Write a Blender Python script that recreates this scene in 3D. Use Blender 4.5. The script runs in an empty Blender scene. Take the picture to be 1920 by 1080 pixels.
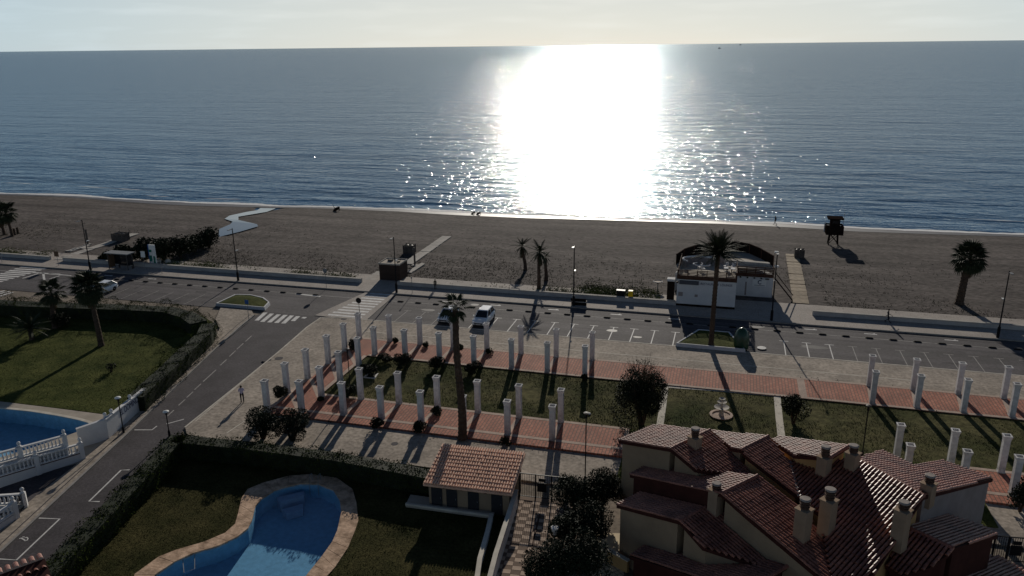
import bpy, bmesh, math, random
import numpy as np
from mathutils import Vector, Matrix
R = math.radians
rng = np.random.default_rng(7)
random.seed(7)
SC = bpy.context.scene
COL = SC.collection

# ------------------------------------------------------------------ camera
# world frame: +Y towards the sea, +X along the promenade, metres; camera on the drone 32.5 m up
F_PX, CAM_H, YAW = 1480.0, 32.5, R(15.6)
PITCH = math.atan((540 - 85) / F_PX)
ROLL = -0.0115
def rz(v, a=YAW):
    return Vector((v[0]*math.cos(a)-v[1]*math.sin(a), v[0]*math.sin(a)+v[1]*math.cos(a), v[2]))
_f = Vector((0, math.cos(PITCH), -math.sin(PITCH))); _r = Vector((1, 0, 0)); _u = _r.cross(_f)
CF, CR, CU = rz(_f), rz(_r*math.cos(ROLL)+_u*math.sin(ROLL)), rz(_u*math.cos(ROLL)-_r*math.sin(ROLL))
CAM = Vector((0, 0, CAM_H))
cd = bpy.data.cameras.new('camera'); cam = bpy.data.objects.new('camera', cd); COL.objects.link(cam)
M = Matrix((CR, CU, -CF)).transposed().to_4x4(); M.translation = CAM
cam.matrix_world = M
cd.sensor_width = 36; cd.lens = F_PX/1920*36; cd.clip_start = 0.5; cd.clip_end = 80000
SC.camera = cam

# ------------------------------------------------------------------ sky, sun, exposure
SUN_EL, SUN_AZ = R(19), R(9.3)          # azimuth measured from +Y towards -X
w = bpy.data.worlds.new('World'); SC.world = w; w.use_nodes = True
nt = w.node_tree; nt.nodes.clear()
def wn(t, **k):
    n = nt.nodes.new(t)
    for a, b in k.items(): setattr(n, a, b)
    return n
sky = wn('ShaderNodeTexSky', sky_type='NISHITA', sun_disc=False, sun_elevation=SUN_EL, sun_rotation=-SUN_AZ,
         air_density=0.8, dust_density=0.15, ozone_density=4.0, altitude=0)
bg = wn('ShaderNodeBackground'); out = wn('ShaderNodeOutputWorld')
SKY_STR = 0.05
bg.inputs['Strength'].default_value = SKY_STR
# thin haze and cloud low over the sea: paler the closer to the horizon, the same all the way round
tc = wn('ShaderNodeTexCoord'); sep = wn('ShaderNodeSeparateXYZ')
nt.links.new(tc.outputs['Generated'], sep.inputs[0])
mr = wn('ShaderNodeMapRange', interpolation_type='SMOOTHERSTEP')
mr.inputs[1].default_value = 0.0; mr.inputs[2].default_value = 0.27; mr.inputs[3].default_value = 0.72; mr.inputs[4].default_value = 0.0
nt.links.new(sep.outputs['Z'], mr.inputs[0])
mp = wn('ShaderNodeMapping'); mp.inputs['Scale'].default_value = (5, 5, 40)
nt.links.new(tc.outputs['Generated'], mp.inputs[0])
nz = wn('ShaderNodeTexNoise'); nz.inputs['Scale'].default_value = 1.6; nz.inputs['Detail'].default_value = 7
nt.links.new(mp.outputs[0], nz.inputs[0])
cr = wn('ShaderNodeMapRange'); cr.inputs[1].default_value = 0.5; cr.inputs[2].default_value = 0.75; cr.inputs[3].default_value = 0; cr.inputs[4].default_value = 0.12
nt.links.new(nz.outputs[0], cr.inputs[0])
ad = wn('ShaderNodeMath', operation='ADD', use_clamp=True)
nt.links.new(mr.outputs[0], ad.inputs[0]); nt.links.new(cr.outputs[0], ad.inputs[1])
mx = wn('ShaderNodeMix', data_type='RGBA')
dt = wn('ShaderNodeVectorMath', operation='DOT_PRODUCT'); dt.inputs[1].default_value = (-math.sin(SUN_AZ)*math.cos(SUN_EL), math.cos(SUN_AZ)*math.cos(SUN_EL), math.sin(SUN_EL))
nt.links.new(tc.outputs['Generated'], dt.inputs[0])
au = wn('ShaderNodeMapRange', interpolation_type='SMOOTHSTEP'); au.inputs[1].default_value = 0.72; au.inputs[2].default_value = 0.99
nt.links.new(dt.outputs['Value'], au.inputs[0])
hz = wn('ShaderNodeMix', data_type='RGBA'); hz.inputs[6].default_value = (18.5, 22.5, 24.5, 1); hz.inputs[7].default_value = (26.5, 26.2, 24.0, 1)
nt.links.new(au.outputs[0], hz.inputs[0]); nt.links.new(hz.outputs[2], mx.inputs[7])
nt.links.new(ad.outputs[0], mx.inputs[0]); nt.links.new(sky.outputs[0], mx.inputs[6])
nt.links.new(mx.outputs[2], bg.inputs[0]); nt.links.new(bg.outputs[0], out.inputs[0])
sd = bpy.data.lights.new('sun', 'SUN'); sd.energy = 5.0; sd.angle = R(0.53); sd.color = (1, 0.93, 0.82)
so = bpy.data.objects.new('sun', sd); COL.objects.link(so)
SUN_DIR = Vector((-math.sin(SUN_AZ)*math.cos(SUN_EL), math.cos(SUN_AZ)*math.cos(SUN_EL), math.sin(SUN_EL)))
so.rotation_euler = SUN_DIR.to_track_quat('Z', 'Y').to_euler(); so.location = (0, 60, 60)
SC.view_settings.view_transform = 'Standard'; SC.view_settings.look = 'None'
SC.view_settings.exposure = -0.55; SC.view_settings.gamma = 1
SC.cycles.max_bounces = 6; SC.cycles.transparent_max_bounces = 8

# ------------------------------------------------------------------ survey helpers: sight lines met with the terrain
def ray(px, py): return CF + CR*((px-960)/F_PX) - CU*((py-540)/F_PX)
def g(px, py, z=0.0):
    d = ray(px, py); t = (z-CAM_H)/d.z
    return CAM + d*t
def ht(x, y, py):
    lo, hi = -5.0, 40.0
    for _ in range(40):
        m = (lo+hi)/2; v = Vector((x, y, m))-CAM
        if 540 - F_PX*v.dot(CU)/v.dot(CF) > py: lo = m
        else: hi = m
    return lo
def onplane(px, py, p, n):
    d = ray(px, py); return CAM + d*((p-CAM).dot(n)/d.dot(n))
SEA_Z = -1.5
SHORE = [g(*p, SEA_Z) for p in [(-220,352),(0,362),(130,368),(250,374),(380,381),(510,387),(640,389),(760,392),(880,399),(1000,405),(1180,410),(1350,415),(1480,421),(1600,428),(1760,434),(1920,440),(2200,452)]]
SX = np.array([p.x for p in SHORE]); SY = np.array([p.y for p in SHORE])
def shore_y(x): return np.interp(x, SX, SY)
def bz(x, y):
    s = shore_y(x); t = np.clip((y-103)/(s-103), 0, 1.6)
    return np.where(t < 0.62, -0.55*t/0.62, -0.55-(SEA_Z*-1-0.55)*(t-0.62)/0.38)
def gb(px, py):
    z = 0.0
    for _ in range(12):
        p = g(px, py, z); z = float(bz(p.x, p.y))
    return p

# ------------------------------------------------------------------ materials
def material(name, col, rough=0.8, var=0.25, scale=3.0, col2=None, bump=0.0, bscale=None, spec=0.12, metal=0.0, fine=0.0, streak=None, foot=None, rand=0.0):
    m = bpy.data.materials.new(name); m.use_nodes = True
    t = m.node_tree; b = t.nodes['Principled BSDF']
    b.inputs['Roughness'].default_value = rough; b.inputs['Metallic'].default_value = metal
    b.inputs['Specular IOR Level'].default_value = spec
    c = t.nodes.new('ShaderNodeTexCoord')
    n = t.nodes.new('ShaderNodeTexNoise'); n.inputs['Scale'].default_value = scale; n.inputs['Detail'].default_value = 6; n.inputs['Roughness'].default_value = 0.65
    t.links.new(c.outputs['Object'], n.inputs[0])
    r = t.nodes.new('ShaderNodeValToRGB')
    a = [max(0, x*(1-var)) for x in col]; e = [min(1, x*(1+var)) for x in (col2 or col)]
    r.color_ramp.elements[0].position = 0.32; r.color_ramp.elements[1].position = 0.68
    r.color_ramp.elements[0].color = (*a, 1); r.color_ramp.elements[1].color = (*e, 1)
    t.links.new(n.outputs[0], r.inputs[0])
    last = r.outputs[0]
    if fine:
        n2 = t.nodes.new('ShaderNodeTexNoise'); n2.inputs['Scale'].default_value = scale*14; n2.inputs['Detail'].default_value = 3
        t.links.new(c.outputs['Object'], n2.inputs[0])
        mrn = t.nodes.new('ShaderNodeMapRange'); mrn.inputs[1].default_value = 0.3; mrn.inputs[2].default_value = 0.7; mrn.inputs[3].default_value = 1-fine; mrn.inputs[4].default_value = 1+fine
        t.links.new(n2.outputs[0], mrn.inputs[0])
        mm = t.nodes.new('ShaderNodeVectorMath'); mm.operation = 'SCALE'
        t.links.new(last, mm.inputs[0]); t.links.new(mrn.outputs[0], mm.inputs['Scale']); last = mm.outputs[0]
    def times(fac, lo, hi, a0=0.3, a1=0.7):
        nonlocal last
        q = t.nodes.new('ShaderNodeMapRange'); q.inputs[1].default_value = a0; q.inputs[2].default_value = a1; q.inputs[3].default_value = lo; q.inputs[4].default_value = hi
        t.links.new(fac, q.inputs[0]); v = t.nodes.new('ShaderNodeVectorMath'); v.operation = 'SCALE'
        t.links.new(last, v.inputs[0]); t.links.new(q.outputs[0], v.inputs['Scale']); last = v.outputs[0]
    if streak:
        mp2 = t.nodes.new('ShaderNodeMapping'); mp2.inputs['Scale'].default_value = (*streak[:2], 1); t.links.new(c.outputs['Object'], mp2.inputs[0])
        n4 = t.nodes.new('ShaderNodeTexNoise'); n4.inputs['Scale'].default_value = 1; n4.inputs['Detail'].default_value = 5; t.links.new(mp2.outputs[0], n4.inputs[0])
        times(n4.outputs[0], 1-streak[2], 1+streak[2])
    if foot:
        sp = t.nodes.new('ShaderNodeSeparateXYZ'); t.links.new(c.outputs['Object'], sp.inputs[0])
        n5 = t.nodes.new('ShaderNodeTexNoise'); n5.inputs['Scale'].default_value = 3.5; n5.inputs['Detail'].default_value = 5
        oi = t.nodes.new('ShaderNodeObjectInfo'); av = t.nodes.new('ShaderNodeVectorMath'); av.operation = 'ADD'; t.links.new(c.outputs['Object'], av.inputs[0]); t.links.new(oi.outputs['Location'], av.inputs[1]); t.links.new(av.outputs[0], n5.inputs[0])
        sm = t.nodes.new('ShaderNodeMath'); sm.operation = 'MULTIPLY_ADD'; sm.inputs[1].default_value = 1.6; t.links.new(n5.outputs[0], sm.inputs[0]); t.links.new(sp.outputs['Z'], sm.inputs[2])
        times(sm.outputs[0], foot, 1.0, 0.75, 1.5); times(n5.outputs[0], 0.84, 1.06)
    if rand:
        oi2 = t.nodes.new('ShaderNodeObjectInfo'); times(oi2.outputs['Random'], 1-rand, 1+rand, 0, 1)
    t.links.new(last, b.inputs['Base Color'])
    if bump:
        n3 = t.nodes.new('ShaderNodeTexNoise'); n3.inputs['Scale'].default_value = bscale or scale*6; n3.inputs['Detail'].default_value = 4
        t.links.new(c.outputs['Object'], n3.inputs[0])
        bp = t.nodes.new('ShaderNodeBump'); bp.inputs['Strength'].default_value = bump; bp.inputs['Distance'].default_value = 0.1
        t.links.new(n3.outputs[0], bp.inputs['Height']); t.links.new(bp.outputs[0], b.inputs['Normal'])
    return m
MT = {}
def dm(k, *a, **kw): MT[k] = material(k, *a, **kw)
dm('sand', (0.094,0.080,0.073), 0.95, 0.22, 0.09, fine=0.35, bump=0.9, bscale=1.6, spec=0.06, streak=(0.03, 0.45, 0.28))
dm('soil', (0.20,0.165,0.13), 0.95, 0.25, 0.25, fine=0.25, bump=0.3)
dm('asphalt', (0.082,0.074,0.076), 0.85, 0.22, 0.22, fine=0.25, bump=0.25, bscale=14, spec=0.15, streak=(0.02, 0.9, 0.22))
dm('asphalt_old', (0.062,0.055,0.059), 0.85, 0.3, 0.35, fine=0.3, bump=0.25, bscale=14, spec=0.15)
dm('promenade', (0.335,0.295,0.26), 0.85, 0.14, 0.4, fine=0.2, bump=0.1)
dm('plaza', (0.325,0.275,0.225), 0.9, 0.28, 0.25, fine=0.3, bump=0.25)
dm('kerb', (0.27,0.25,0.23), 0.85, 0.2, 1.2)
dm('kerb_light', (0.55,0.50,0.42), 0.85, 0.2, 0.8)
dm('paint', (0.62,0.60,0.57), 0.7, 0.22, 2.0, fine=0.2)
dm('paint_worn', (0.33,0.31,0.29), 0.8, 0.4, 1.5, fine=0.3)
dm('band', (0.40,0.30,0.24), 0.85, 0.2, 0.9, fine=0.2)
dm('lawn', (0.038,0.056,0.011), 0.95, 0.35, 0.35, col2=(0.070,0.074,0.022), fine=0.4, bump=0.6, bscale=9, spec=0.03)
dm('lawn_dry', (0.050,0.066,0.018), 0.95, 0.45, 0.13, col2=(0.084,0.074,0.034), fine=0.4, bump=0.6, bscale=8, spec=0.03)
dm('white_wall', (0.62,0.61,0.60), 0.85, 0.07, 0.9, bump=0.1)
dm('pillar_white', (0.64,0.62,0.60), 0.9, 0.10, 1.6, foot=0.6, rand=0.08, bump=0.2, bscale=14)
dm('stone_wall', (0.42,0.40,0.38), 0.9, 0.15, 0.7, bump=0.15)
dm('black_metal', (0.012,0.012,0.014), 0.5, 0.1)
dm('grey_metal', (0.22,0.22,0.22), 0.5, 0.15)
dm('lamp_glass', (0.75,0.74,0.70), 0.35, 0.05)
dm('rubber', (0.012,0.012,0.012), 0.8, 0.1)
dm('kiosk_wood', (0.052,0.036,0.030), 0.85, 0.3, 1.5)
dm('leaf', (0.030,0.042,0.016), 0.7, 0.5, 1.2, col2=(0.05,0.062,0.02), spec=0.2)
dm('leaf_dark', (0.018,0.024,0.012), 0.75, 0.5, 1.2, spec=0.15)
dm('hedge_leaf', (0.022,0.036,0.009), 0.95, 0.5, 0.9, col2=(0.036,0.046,0.012), spec=0.0)
dm('palm_leaf', (0.026,0.034,0.016), 0.65, 0.4, 0.8, spec=0.12)
dm('dry_leaf', (0.085,0.06,0.035), 0.9, 0.35, 0.8)
dm('bark', (0.075,0.052,0.038), 0.95, 0.35, 2.5, bump=0.6)
dm('scrub', (0.040,0.046,0.018), 0.95, 0.5, 0.5, spec=0.1)
dm('weed', (0.07,0.088,0.022), 0.9, 0.5, 0.3, spec=0.1)
dm('lawn_dark', (0.028,0.034,0.009), 0.95, 0.4, 0.35, col2=(0.048,0.042,0.016), fine=0.4, bump=0.6, bscale=9, spec=0.03)  # pool garden grass has a darker, browner colour of its own
dm('blade_dark', (0.030,0.038,0.009), 0.9, 0.4, 0.3, col2=(0.046,0.044,0.014), spec=0.03)
dm('grass_blade', (0.042,0.062,0.011), 0.9, 0.4, 0.3, col2=(0.06,0.072,0.02), spec=0.05)
dm('wood', (0.30,0.24,0.17), 0.85, 0.3, 1.5, bump=0.2)
dm('wood_dark', (0.075,0.038,0.026), 0.8, 0.3, 1.5)
dm('wood_grey', (0.10,0.085,0.075), 0.85, 0.3, 1.5)
dm('wood_black', (0.020,0.014,0.012), 0.95, 0.3, 1.5, spec=0.0)
dm('concrete', (0.40,0.37,0.33), 0.9, 0.2, 0.8, bump=0.15)
dm('terrace', (0.38,0.33,0.27), 0.85, 0.15, 0.8)
dm('tile', (0.21,0.066,0.042), 0.45, 0.42, 0.8, col2=(0.27,0.105,0.066), fine=0.45, spec=0.5)
dm('ridge_tile', (0.24,0.10,0.075), 0.7, 0.35, 0.9, fine=0.3, spec=0.2)
dm('tile_pale', (0.74,0.42,0.28), 0.7, 0.15, 1.1, col2=(0.78,0.46,0.31), fine=0.25, spec=0.35)
dm('tile_bed', (0.03,0.010,0.009), 0.9, 0.3, 1.1)
dm('fascia_and_shade', (0.055,0.018,0.014), 0.85, 0.25, 1.0)  # dark red roof edges; also the shade painted on lower house walls
dm('render_cream', (0.30,0.215,0.14), 0.9, 0.12, 0.6, bump=0.15)
dm('render_ochre', (0.46,0.28,0.12), 0.9, 0.14, 0.6, bump=0.15)
dm('render_grey', (0.28,0.24,0.225), 0.9, 0.14, 0.6, bump=0.15)
dm('chimney', (0.31,0.22,0.15), 0.9, 0.14, 1.2, bump=0.15)
dm('cowl', (0.085,0.05,0.036), 0.85, 0.3, 2)
dm('cowl_top', (0.30,0.26,0.23), 0.85, 0.25, 2)
dm('coping', (0.42,0.27,0.17), 0.85, 0.4, 1.3, col2=(0.52,0.36,0.25), fine=0.2, bump=0.2)
dm('pool_tile', (0.17,0.36,0.52), 0.45, 0.15, 2.5, fine=0.15)
dm('pool_step', (0.22,0.30,0.42), 0.5, 0.12, 2.5)
dm('paver_light', (0.46,0.35,0.27), 0.85, 0.15, 1.2)
dm('paver_dark', (0.17,0.12,0.09), 0.85, 0.2, 1.2)
dm('patio', (0.68,0.56,0.38), 0.8, 0.1, 1.5)
dm('door', (0.035,0.034,0.036), 0.6, 0.15)
dm('glass_dark', (0.012,0.014,0.018), 0.08, 0.05, spec=0.6)
dm('car_white', (0.72,0.73,0.74), 0.25, 0.02, spec=0.55)
dm('car_black', (0.015,0.015,0.016), 0.5, 0.05)
dm('rim', (0.35,0.35,0.36), 0.35, 0.1, metal=0.6)
dm('headlight', (0.55,0.57,0.6), 0.15, 0.05, spec=0.6)
dm('green_plastic', (0.018,0.055,0.03), 0.35, 0.15, spec=0.5)
dm('sign_green', (0.02,0.16,0.11), 0.5, 0.05)
dm('sign_blue', (0.04,0.11,0.30), 0.5, 0.05)
dm('sign_text', (0.05,0.06,0.11), 0.7, 0.05)
dm('sign_brown', (0.13,0.08,0.05), 0.7, 0.15)
dm('yellow', (0.62,0.42,0.02), 0.5, 0.08)
dm('skin', (0.36,0.20,0.13), 0.6, 0.08)
dm('hair', (0.03,0.022,0.018), 0.7, 0.1)
dm('shirt_white', (0.52,0.46,0.55), 0.85, 0.06)
dm('cloth_dark', (0.022,0.022,0.03), 0.9, 0.1)
dm('cloth_grey', (0.09,0.09,0.10), 0.9, 0.1)
dm('cloth_olive', (0.06,0.06,0.04), 0.9, 0.1)
dm('foam', (0.75,0.74,0.72), 0.8, 0.08, 1.5)
dm('grout_line', (0.30,0.26,0.22), 0.9, 0.1)

SEA_MIX = 0.45; SEA_REFL = 0.46
SEA_A = [(0.010, .30, 1.6, 4, 4, 1.3), (0.05, .40, 1.5, 3, 8, 1.2), (0.16, .45, 1.4, 4, -8, 0.8), (0.5, .5, 1.3, 3, 6, 0.3)]
SEA_B = [(0.42, 1.0, .45, 2, -7, 0.62), (1.7, 1.0, .45, 1, 6, 0.25)]
def tree_of(m): return m.node_tree, m.node_tree.nodes['Principled BSDF']
# red brick paving: running bond bricks, colour from brick to brick
m = bpy.data.materials.new('brick_paving'); m.use_nodes = True; MT['brick'] = m
t, b = tree_of(m); b.inputs['Roughness'].default_value = 0.85; b.inputs['Specular IOR Level'].default_value = 0.2
c = t.nodes.new('ShaderNodeTexCoord'); mpn = t.nodes.new('ShaderNodeMapping'); mpn.inputs['Rotation'].default_value = (0, 0, R(90))
br = t.nodes.new('ShaderNodeTexBrick'); br.inputs['Scale'].default_value = 1.0
for k, v in (('Color1', (0.33,0.112,0.070,1)), ('Color2', (0.43,0.175,0.115,1)), ('Mortar', (0.13,0.075,0.055,1))): br.inputs[k].default_value = v
br.inputs['Brick Width'].default_value = 0.62; br.inputs['Row Height'].default_value = 0.30; br.inputs['Mortar Size'].default_value = 0.035; br.inputs['Bias'].default_value = 0.0
nzz = t.nodes.new('ShaderNodeTexNoise'); nzz.inputs['Scale'].default_value = 0.35; nzz.inputs['Detail'].default_value = 5
mul = t.nodes.new('ShaderNodeMix'); mul.data_type = 'RGBA'; mul.blend_type = 'MULTIPLY'; mul.inputs[0].default_value = 1
rmp = t.nodes.new('ShaderNodeValToRGB'); rmp.color_ramp.elements[0].position = 0.3; rmp.color_ramp.elements[1].position = 0.7
rmp.color_ramp.elements[0].color = (0.72,0.72,0.72,1); rmp.color_ramp.elements[1].color = (1.12,1.08,1.05,1)
t.links.new(c.outputs['Object'], mpn.inputs[0]); t.links.new(mpn.outputs[0], br.inputs[0]); t.links.new(c.outputs['Object'], nzz.inputs[0])
t.links.new(nzz.outputs[0], rmp.inputs[0]); t.links.new(br.outputs[0], mul.inputs[6]); t.links.new(rmp.outputs[0], mul.inputs[7]); t.links.new(mul.outputs[2], b.inputs['Base Color'])
# sea: the mean slope of waves too small to see is the roughness, the visible ones are relief; small smooth facets sparkle
m = bpy.data.materials.new('sea_water'); m.use_nodes = True; MT['sea'] = m
t, b = tree_of(m)
b.inputs['Base Color'].default_value = (0.014, 0.080, 0.170, 1); b.inputs['Roughness'].default_value = 0.9; b.inputs['Specular IOR Level'].default_value = 0.0
g1 = t.nodes.new('ShaderNodeBsdfGlossy'); g1.inputs['Roughness'].default_value = 0.155; g1.inputs['Color'].default_value = (0.80, 0.93, 1.0, 1)
g2 = t.nodes.new('ShaderNodeBsdfGlossy'); g2.inputs['Roughness'].default_value = 0.06
g3 = t.nodes.new('ShaderNodeBsdfGlossy'); g3.inputs['Roughness'].default_value = 0.40; g3.inputs['Color'].default_value = (0.80, 0.93, 1.0, 1)
c = t.nodes.new('ShaderNodeTexCoord')
def wave(scale, sx, sy, detail, rot):
    mp_ = t.nodes.new('ShaderNodeMapping'); mp_.inputs['Scale'].default_value = (sx, sy, 1); mp_.inputs['Rotation'].default_value = (0, 0, R(rot))
    n_ = t.nodes.new('ShaderNodeTexNoise'); n_.inputs['Scale'].default_value = scale; n_.inputs['Detail'].default_value = detail; n_.inputs['Roughness'].default_value = 0.55
    t.links.new(c.outputs['Object'], mp_.inputs[0]); t.links.new(mp_.outputs[0], n_.inputs[0]); return n_.outputs[0]
def bump(h, strength, dist, prev=None):
    q = t.nodes.new('ShaderNodeBump'); q.inputs['Strength'].default_value = strength; q.inputs['Distance'].default_value = dist
    t.links.new(h, q.inputs['Height'])
    if prev: t.links.new(prev, q.inputs['Normal'])
    return q.outputs[0]
pr = None
for (s_, ax, ay, de, ro, di) in SEA_A: pr = bump(wave(s_, ax, ay, de, ro), 1.0, di, pr)
t.links.new(pr, b.inputs['Normal']); t.links.new(pr, g1.inputs['Normal']); swell = pr
pr = None
for (s_, ax, ay, de, ro, di) in SEA_B: pr = bump(wave(s_, ax, ay, de, ro), 1.0, di, pr)
t.links.new(pr, g2.inputs['Normal'])
ms = t.nodes.new('ShaderNodeMixShader'); ms.inputs[0].default_value = SEA_MIX
m0 = t.nodes.new('ShaderNodeMixShader'); m0.inputs[0].default_value = 0.12; t.links.new(swell, g3.inputs['Normal'])
t.links.new(g1.outputs[0], m0.inputs[1]); t.links.new(g3.outputs[0], m0.inputs[2])
t.links.new(m0.outputs[0], ms.inputs[1]); t.links.new(g2.outputs[0], ms.inputs[2])
# waves hide their far sides at low angles, so a rough sea never reflects like a mirror: its reflectance levels off
fn = t.nodes.new('ShaderNodeFresnel'); fn.inputs['IOR'].default_value = 1.33; t.links.new(swell, fn.inputs['Normal'])
fm = t.nodes.new('ShaderNodeMapRange'); fm.inputs[1].default_value = 0.02; fm.inputs[2].default_value = 0.55; fm.inputs[3].default_value = 0.03; fm.inputs[4].default_value = SEA_REFL
t.links.new(fn.outputs[0], fm.inputs[0])
m3 = t.nodes.new('ShaderNodeMixShader'); t.links.new(fm.outputs[0], m3.inputs[0]); t.links.new(b.outputs[0], m3.inputs[1]); t.links.new(ms.outputs[0], m3.inputs[2])
t.links.new(m3.outputs[0], t.nodes['Material Output'].inputs[0])
# pool water: clear surface that reflects by Fresnel, blue tint
m = bpy.data.materials.new('pool_water'); m.use_nodes = True; MT['pool_water'] = m
t = m.node_tree; t.nodes.clear()
o_ = t.nodes.new('ShaderNodeOutputMaterial'); mxs = t.nodes.new('ShaderNodeMixShader'); tr = t.nodes.new('ShaderNodeBsdfTransparent'); gl = t.nodes.new('ShaderNodeBsdfGlossy')
tr.inputs[0].default_value = (0.82, 0.92, 0.97, 1); gl.inputs['Roughness'].default_value = 0.03
fr = t.nodes.new('ShaderNodeFresnel'); fr.inputs['IOR'].default_value = 1.33
c = t.nodes.new('ShaderNodeTexCoord'); n_ = t.nodes.new('ShaderNodeTexNoise'); n_.inputs['Scale'].default_value = 2.2; n_.inputs['Detail'].default_value = 3
t.links.new(c.outputs['Object'], n_.inputs[0]); bn = bump(n_.outputs[0], 0.25, 0.05)
ge = t.nodes.new('ShaderNodeNewGeometry'); inv = t.nodes.new('ShaderNodeMath'); inv.operation = 'SUBTRACT'; inv.inputs[0].default_value = 1.0
t.links.new(ge.outputs['Backfacing'], inv.inputs[1]); mlt = t.nodes.new('ShaderNodeMath'); mlt.operation = 'MULTIPLY'
t.links.new(fr.outputs[0], mlt.inputs[0]); t.links.new(inv.outputs[0], mlt.inputs[1])
t.links.new(bn, gl.inputs['Normal']); t.links.new(mlt.outputs[0], mxs.inputs[0]); t.links.new(tr.outputs[0], mxs.inputs[1]); t.links.new(gl.outputs[0], mxs.inputs[2]); t.links.new(mxs.outputs[0], o_.inputs[0])

# ------------------------------------------------------------------ building helpers
class MB:
    """collects shapes and links them as ONE mesh object"""
    def __init__(s): s.v = []; s.f = []; s.m = []; s.cur = 0
    def add(s, vs, fs):
        o = len(s.v); s.v += [tuple(p) for p in vs]; s.f += [tuple(i+o for i in f) for f in fs]; s.m += [s.cur]*len(fs); return s
    def box(s, c, d, rot=0.0, taper=1.0):
        x, y, z = (q/2 for q in d); ca, sa = math.cos(rot), math.sin(rot); vs = []
        for k, (zz, q) in enumerate(((-z, 1.0), (z, taper))):
            for a, b_ in ((-1,-1),(1,-1),(1,1),(-1,1)):
                X, Y = a*x*q, b_*y*q
                vs.append((c[0]+X*ca-Y*sa, c[1]+X*sa+Y*ca, c[2]+zz))
        return s.add(vs, [(3,2,1,0),(4,5,6,7),(0,1,5,4),(1,2,6,5),(2,3,7,6),(3,0,4,7)])
    def tube(s, pts, rad, n=8, cap=True):
        pts = [Vector(p) for p in pts]; rad = rad if hasattr(rad, '__len__') else [rad]*len(pts)
        vs = []; fs = []
        for i, p in enumerate(pts):
            d = (pts[min(i+1, len(pts)-1)]-pts[max(i-1, 0)]).normalized()
            a = d.orthogonal().normalized() if abs(d.z) < 0.99 else Vector((1,0,0)); b_ = d.cross(a)
            for k in range(n):
                q = 2*math.pi*k/n; vs.append(p+(a*math.cos(q)+b_*math.sin(q))*rad[i])
        for i in range(len(pts)-1):
            for k in range(n): fs.append((i*n+k, i*n+(k+1)%n, (i+1)*n+(k+1)%n, (i+1)*n+k))
        if cap: fs += [tuple(range(n))[::-1], tuple(range((len(pts)-1)*n, len(pts)*n))]
        return s.add(vs, fs)
    def lathe(s, prof, c=(0,0,0), n=12):
        vs = [(c[0]+r_*math.cos(2*math.pi*k/n), c[1]+r_*math.sin(2*math.pi*k/n), c[2]+z) for r_, z in prof for k in range(n)]
        fs = [(i*n+k, i*n+(k+1)%n, (i+1)*n+(k+1)%n, (i+1)*n+k) for i in range(len(prof)-1) for k in range(n)]
        fs += [tuple(range(n))[::-1], tuple(range((len(prof)-1)*n, len(prof)*n))]
        return s.add(vs, fs)
    def prism(s, poly, z0, z1, sides=True, bottom=False):
        poly = [(p[0], p[1]) for p in poly]
        if sum(poly[i][0]*poly[(i+1)%len(poly)][1]-poly[(i+1)%len(poly)][0]*poly[i][1] for i in range(len(poly))) < 0: poly = poly[::-1]
        n = len(poly); vs = [(x, y, z0) for x, y in poly]+[(x, y, z1) for x, y in poly]
        fs = [tuple(range(n, 2*n))]
        if sides: fs += [(i, (i+1)%n, n+(i+1)%n, n+i) for i in range(n)]
        if bottom: fs += [tuple(range(n))[::-1]]
        return s.add(vs, fs)
    def extr(s, poly3, vec):
        n = len(poly3); P = [Vector(p) for p in poly3]; Q = [p+Vector(vec) for p in P]
        return s.add(P+Q, [tuple(range(n))[::-1], tuple(range(n, 2*n))]+[(i, (i+1)%n, n+(i+1)%n, n+i) for i in range(n)])
    def mesh(s, name, mats, off=None):
        me = bpy.data.meshes.new(name)
        vs = s.v if off is None else [(x-off[0], y-off[1], z-off[2]) for x, y, z in s.v]
        me.from_pydata(vs, [], s.f); mats = mats if isinstance(mats, (list, tuple)) else [mats]
        for q in mats: me.materials.append(MT[q])
        if len(mats) > 1: me.polygons.foreach_set('material_index', s.m)
        me.update(); return me
    def build(s, name, mats, parent=None, world=False):
        o = bpy.data.objects.new(name, s.mesh(name, mats, tuple(parent.location) if (world and parent) else None)); COL.objects.link(o)
        if parent: o.parent = parent
        return o
def smooth(o):
    o.data.polygons.foreach_set('use_smooth', [True]*len(o.data.polygons)); return o
def tag(o, label=None, cat=None, group=None, kind=None):
    for k, v in (('label', label), ('category', cat), ('group', group), ('kind', kind)):
        if v: o[k] = v
    return o
def thing(name, label, cat, loc=(0,0,0), rot=0.0, group=None):
    o = bpy.data.objects.new(name, None); COL.objects.link(o); o.location = loc; o.rotation_euler = (0, 0, rot); o.empty_display_size = 0.3
    return tag(o, label, cat, group)
def inst(name, me, parent=None, loc=(0,0,0), rot=(0,0,0), sc=None):
    o = bpy.data.objects.new(name, me); COL.objects.link(o); o.location = loc; o.rotation_euler = rot
    if sc: o.scale = sc
    if parent: o.parent = parent
    return o
KIDS = {}
def copy_tree(o, loc=None, rot=None, label=None, parent=None):
    c_ = o.copy(); COL.objects.link(c_)
    if parent is not None: c_.parent = parent
    if loc is not None: c_.location = loc
    if rot is not None: c_.rotation_euler = (0, 0, rot)
    if label: c_['label'] = label
    for ch in list(o.children): copy_tree(ch, parent=c_)
    return c_
def struct(name, mb, mats, parent=None):
    o = mb.build(name, mats, parent); o['kind'] = 'structure' if parent is None else ''
    if parent is not None: del o['kind']
    return o
def sheet(name, poly, z, mat, z0=None):
    mb = MB(); mb.prism(poly, z0 if z0 is not None else z-0.05, z, sides=z0 is not None); return struct(name, mb, mat)
def rect(x0, x1, y0, y1): return [(x0,y0),(x1,y0),(x1,y1),(x0,y1)]
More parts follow.
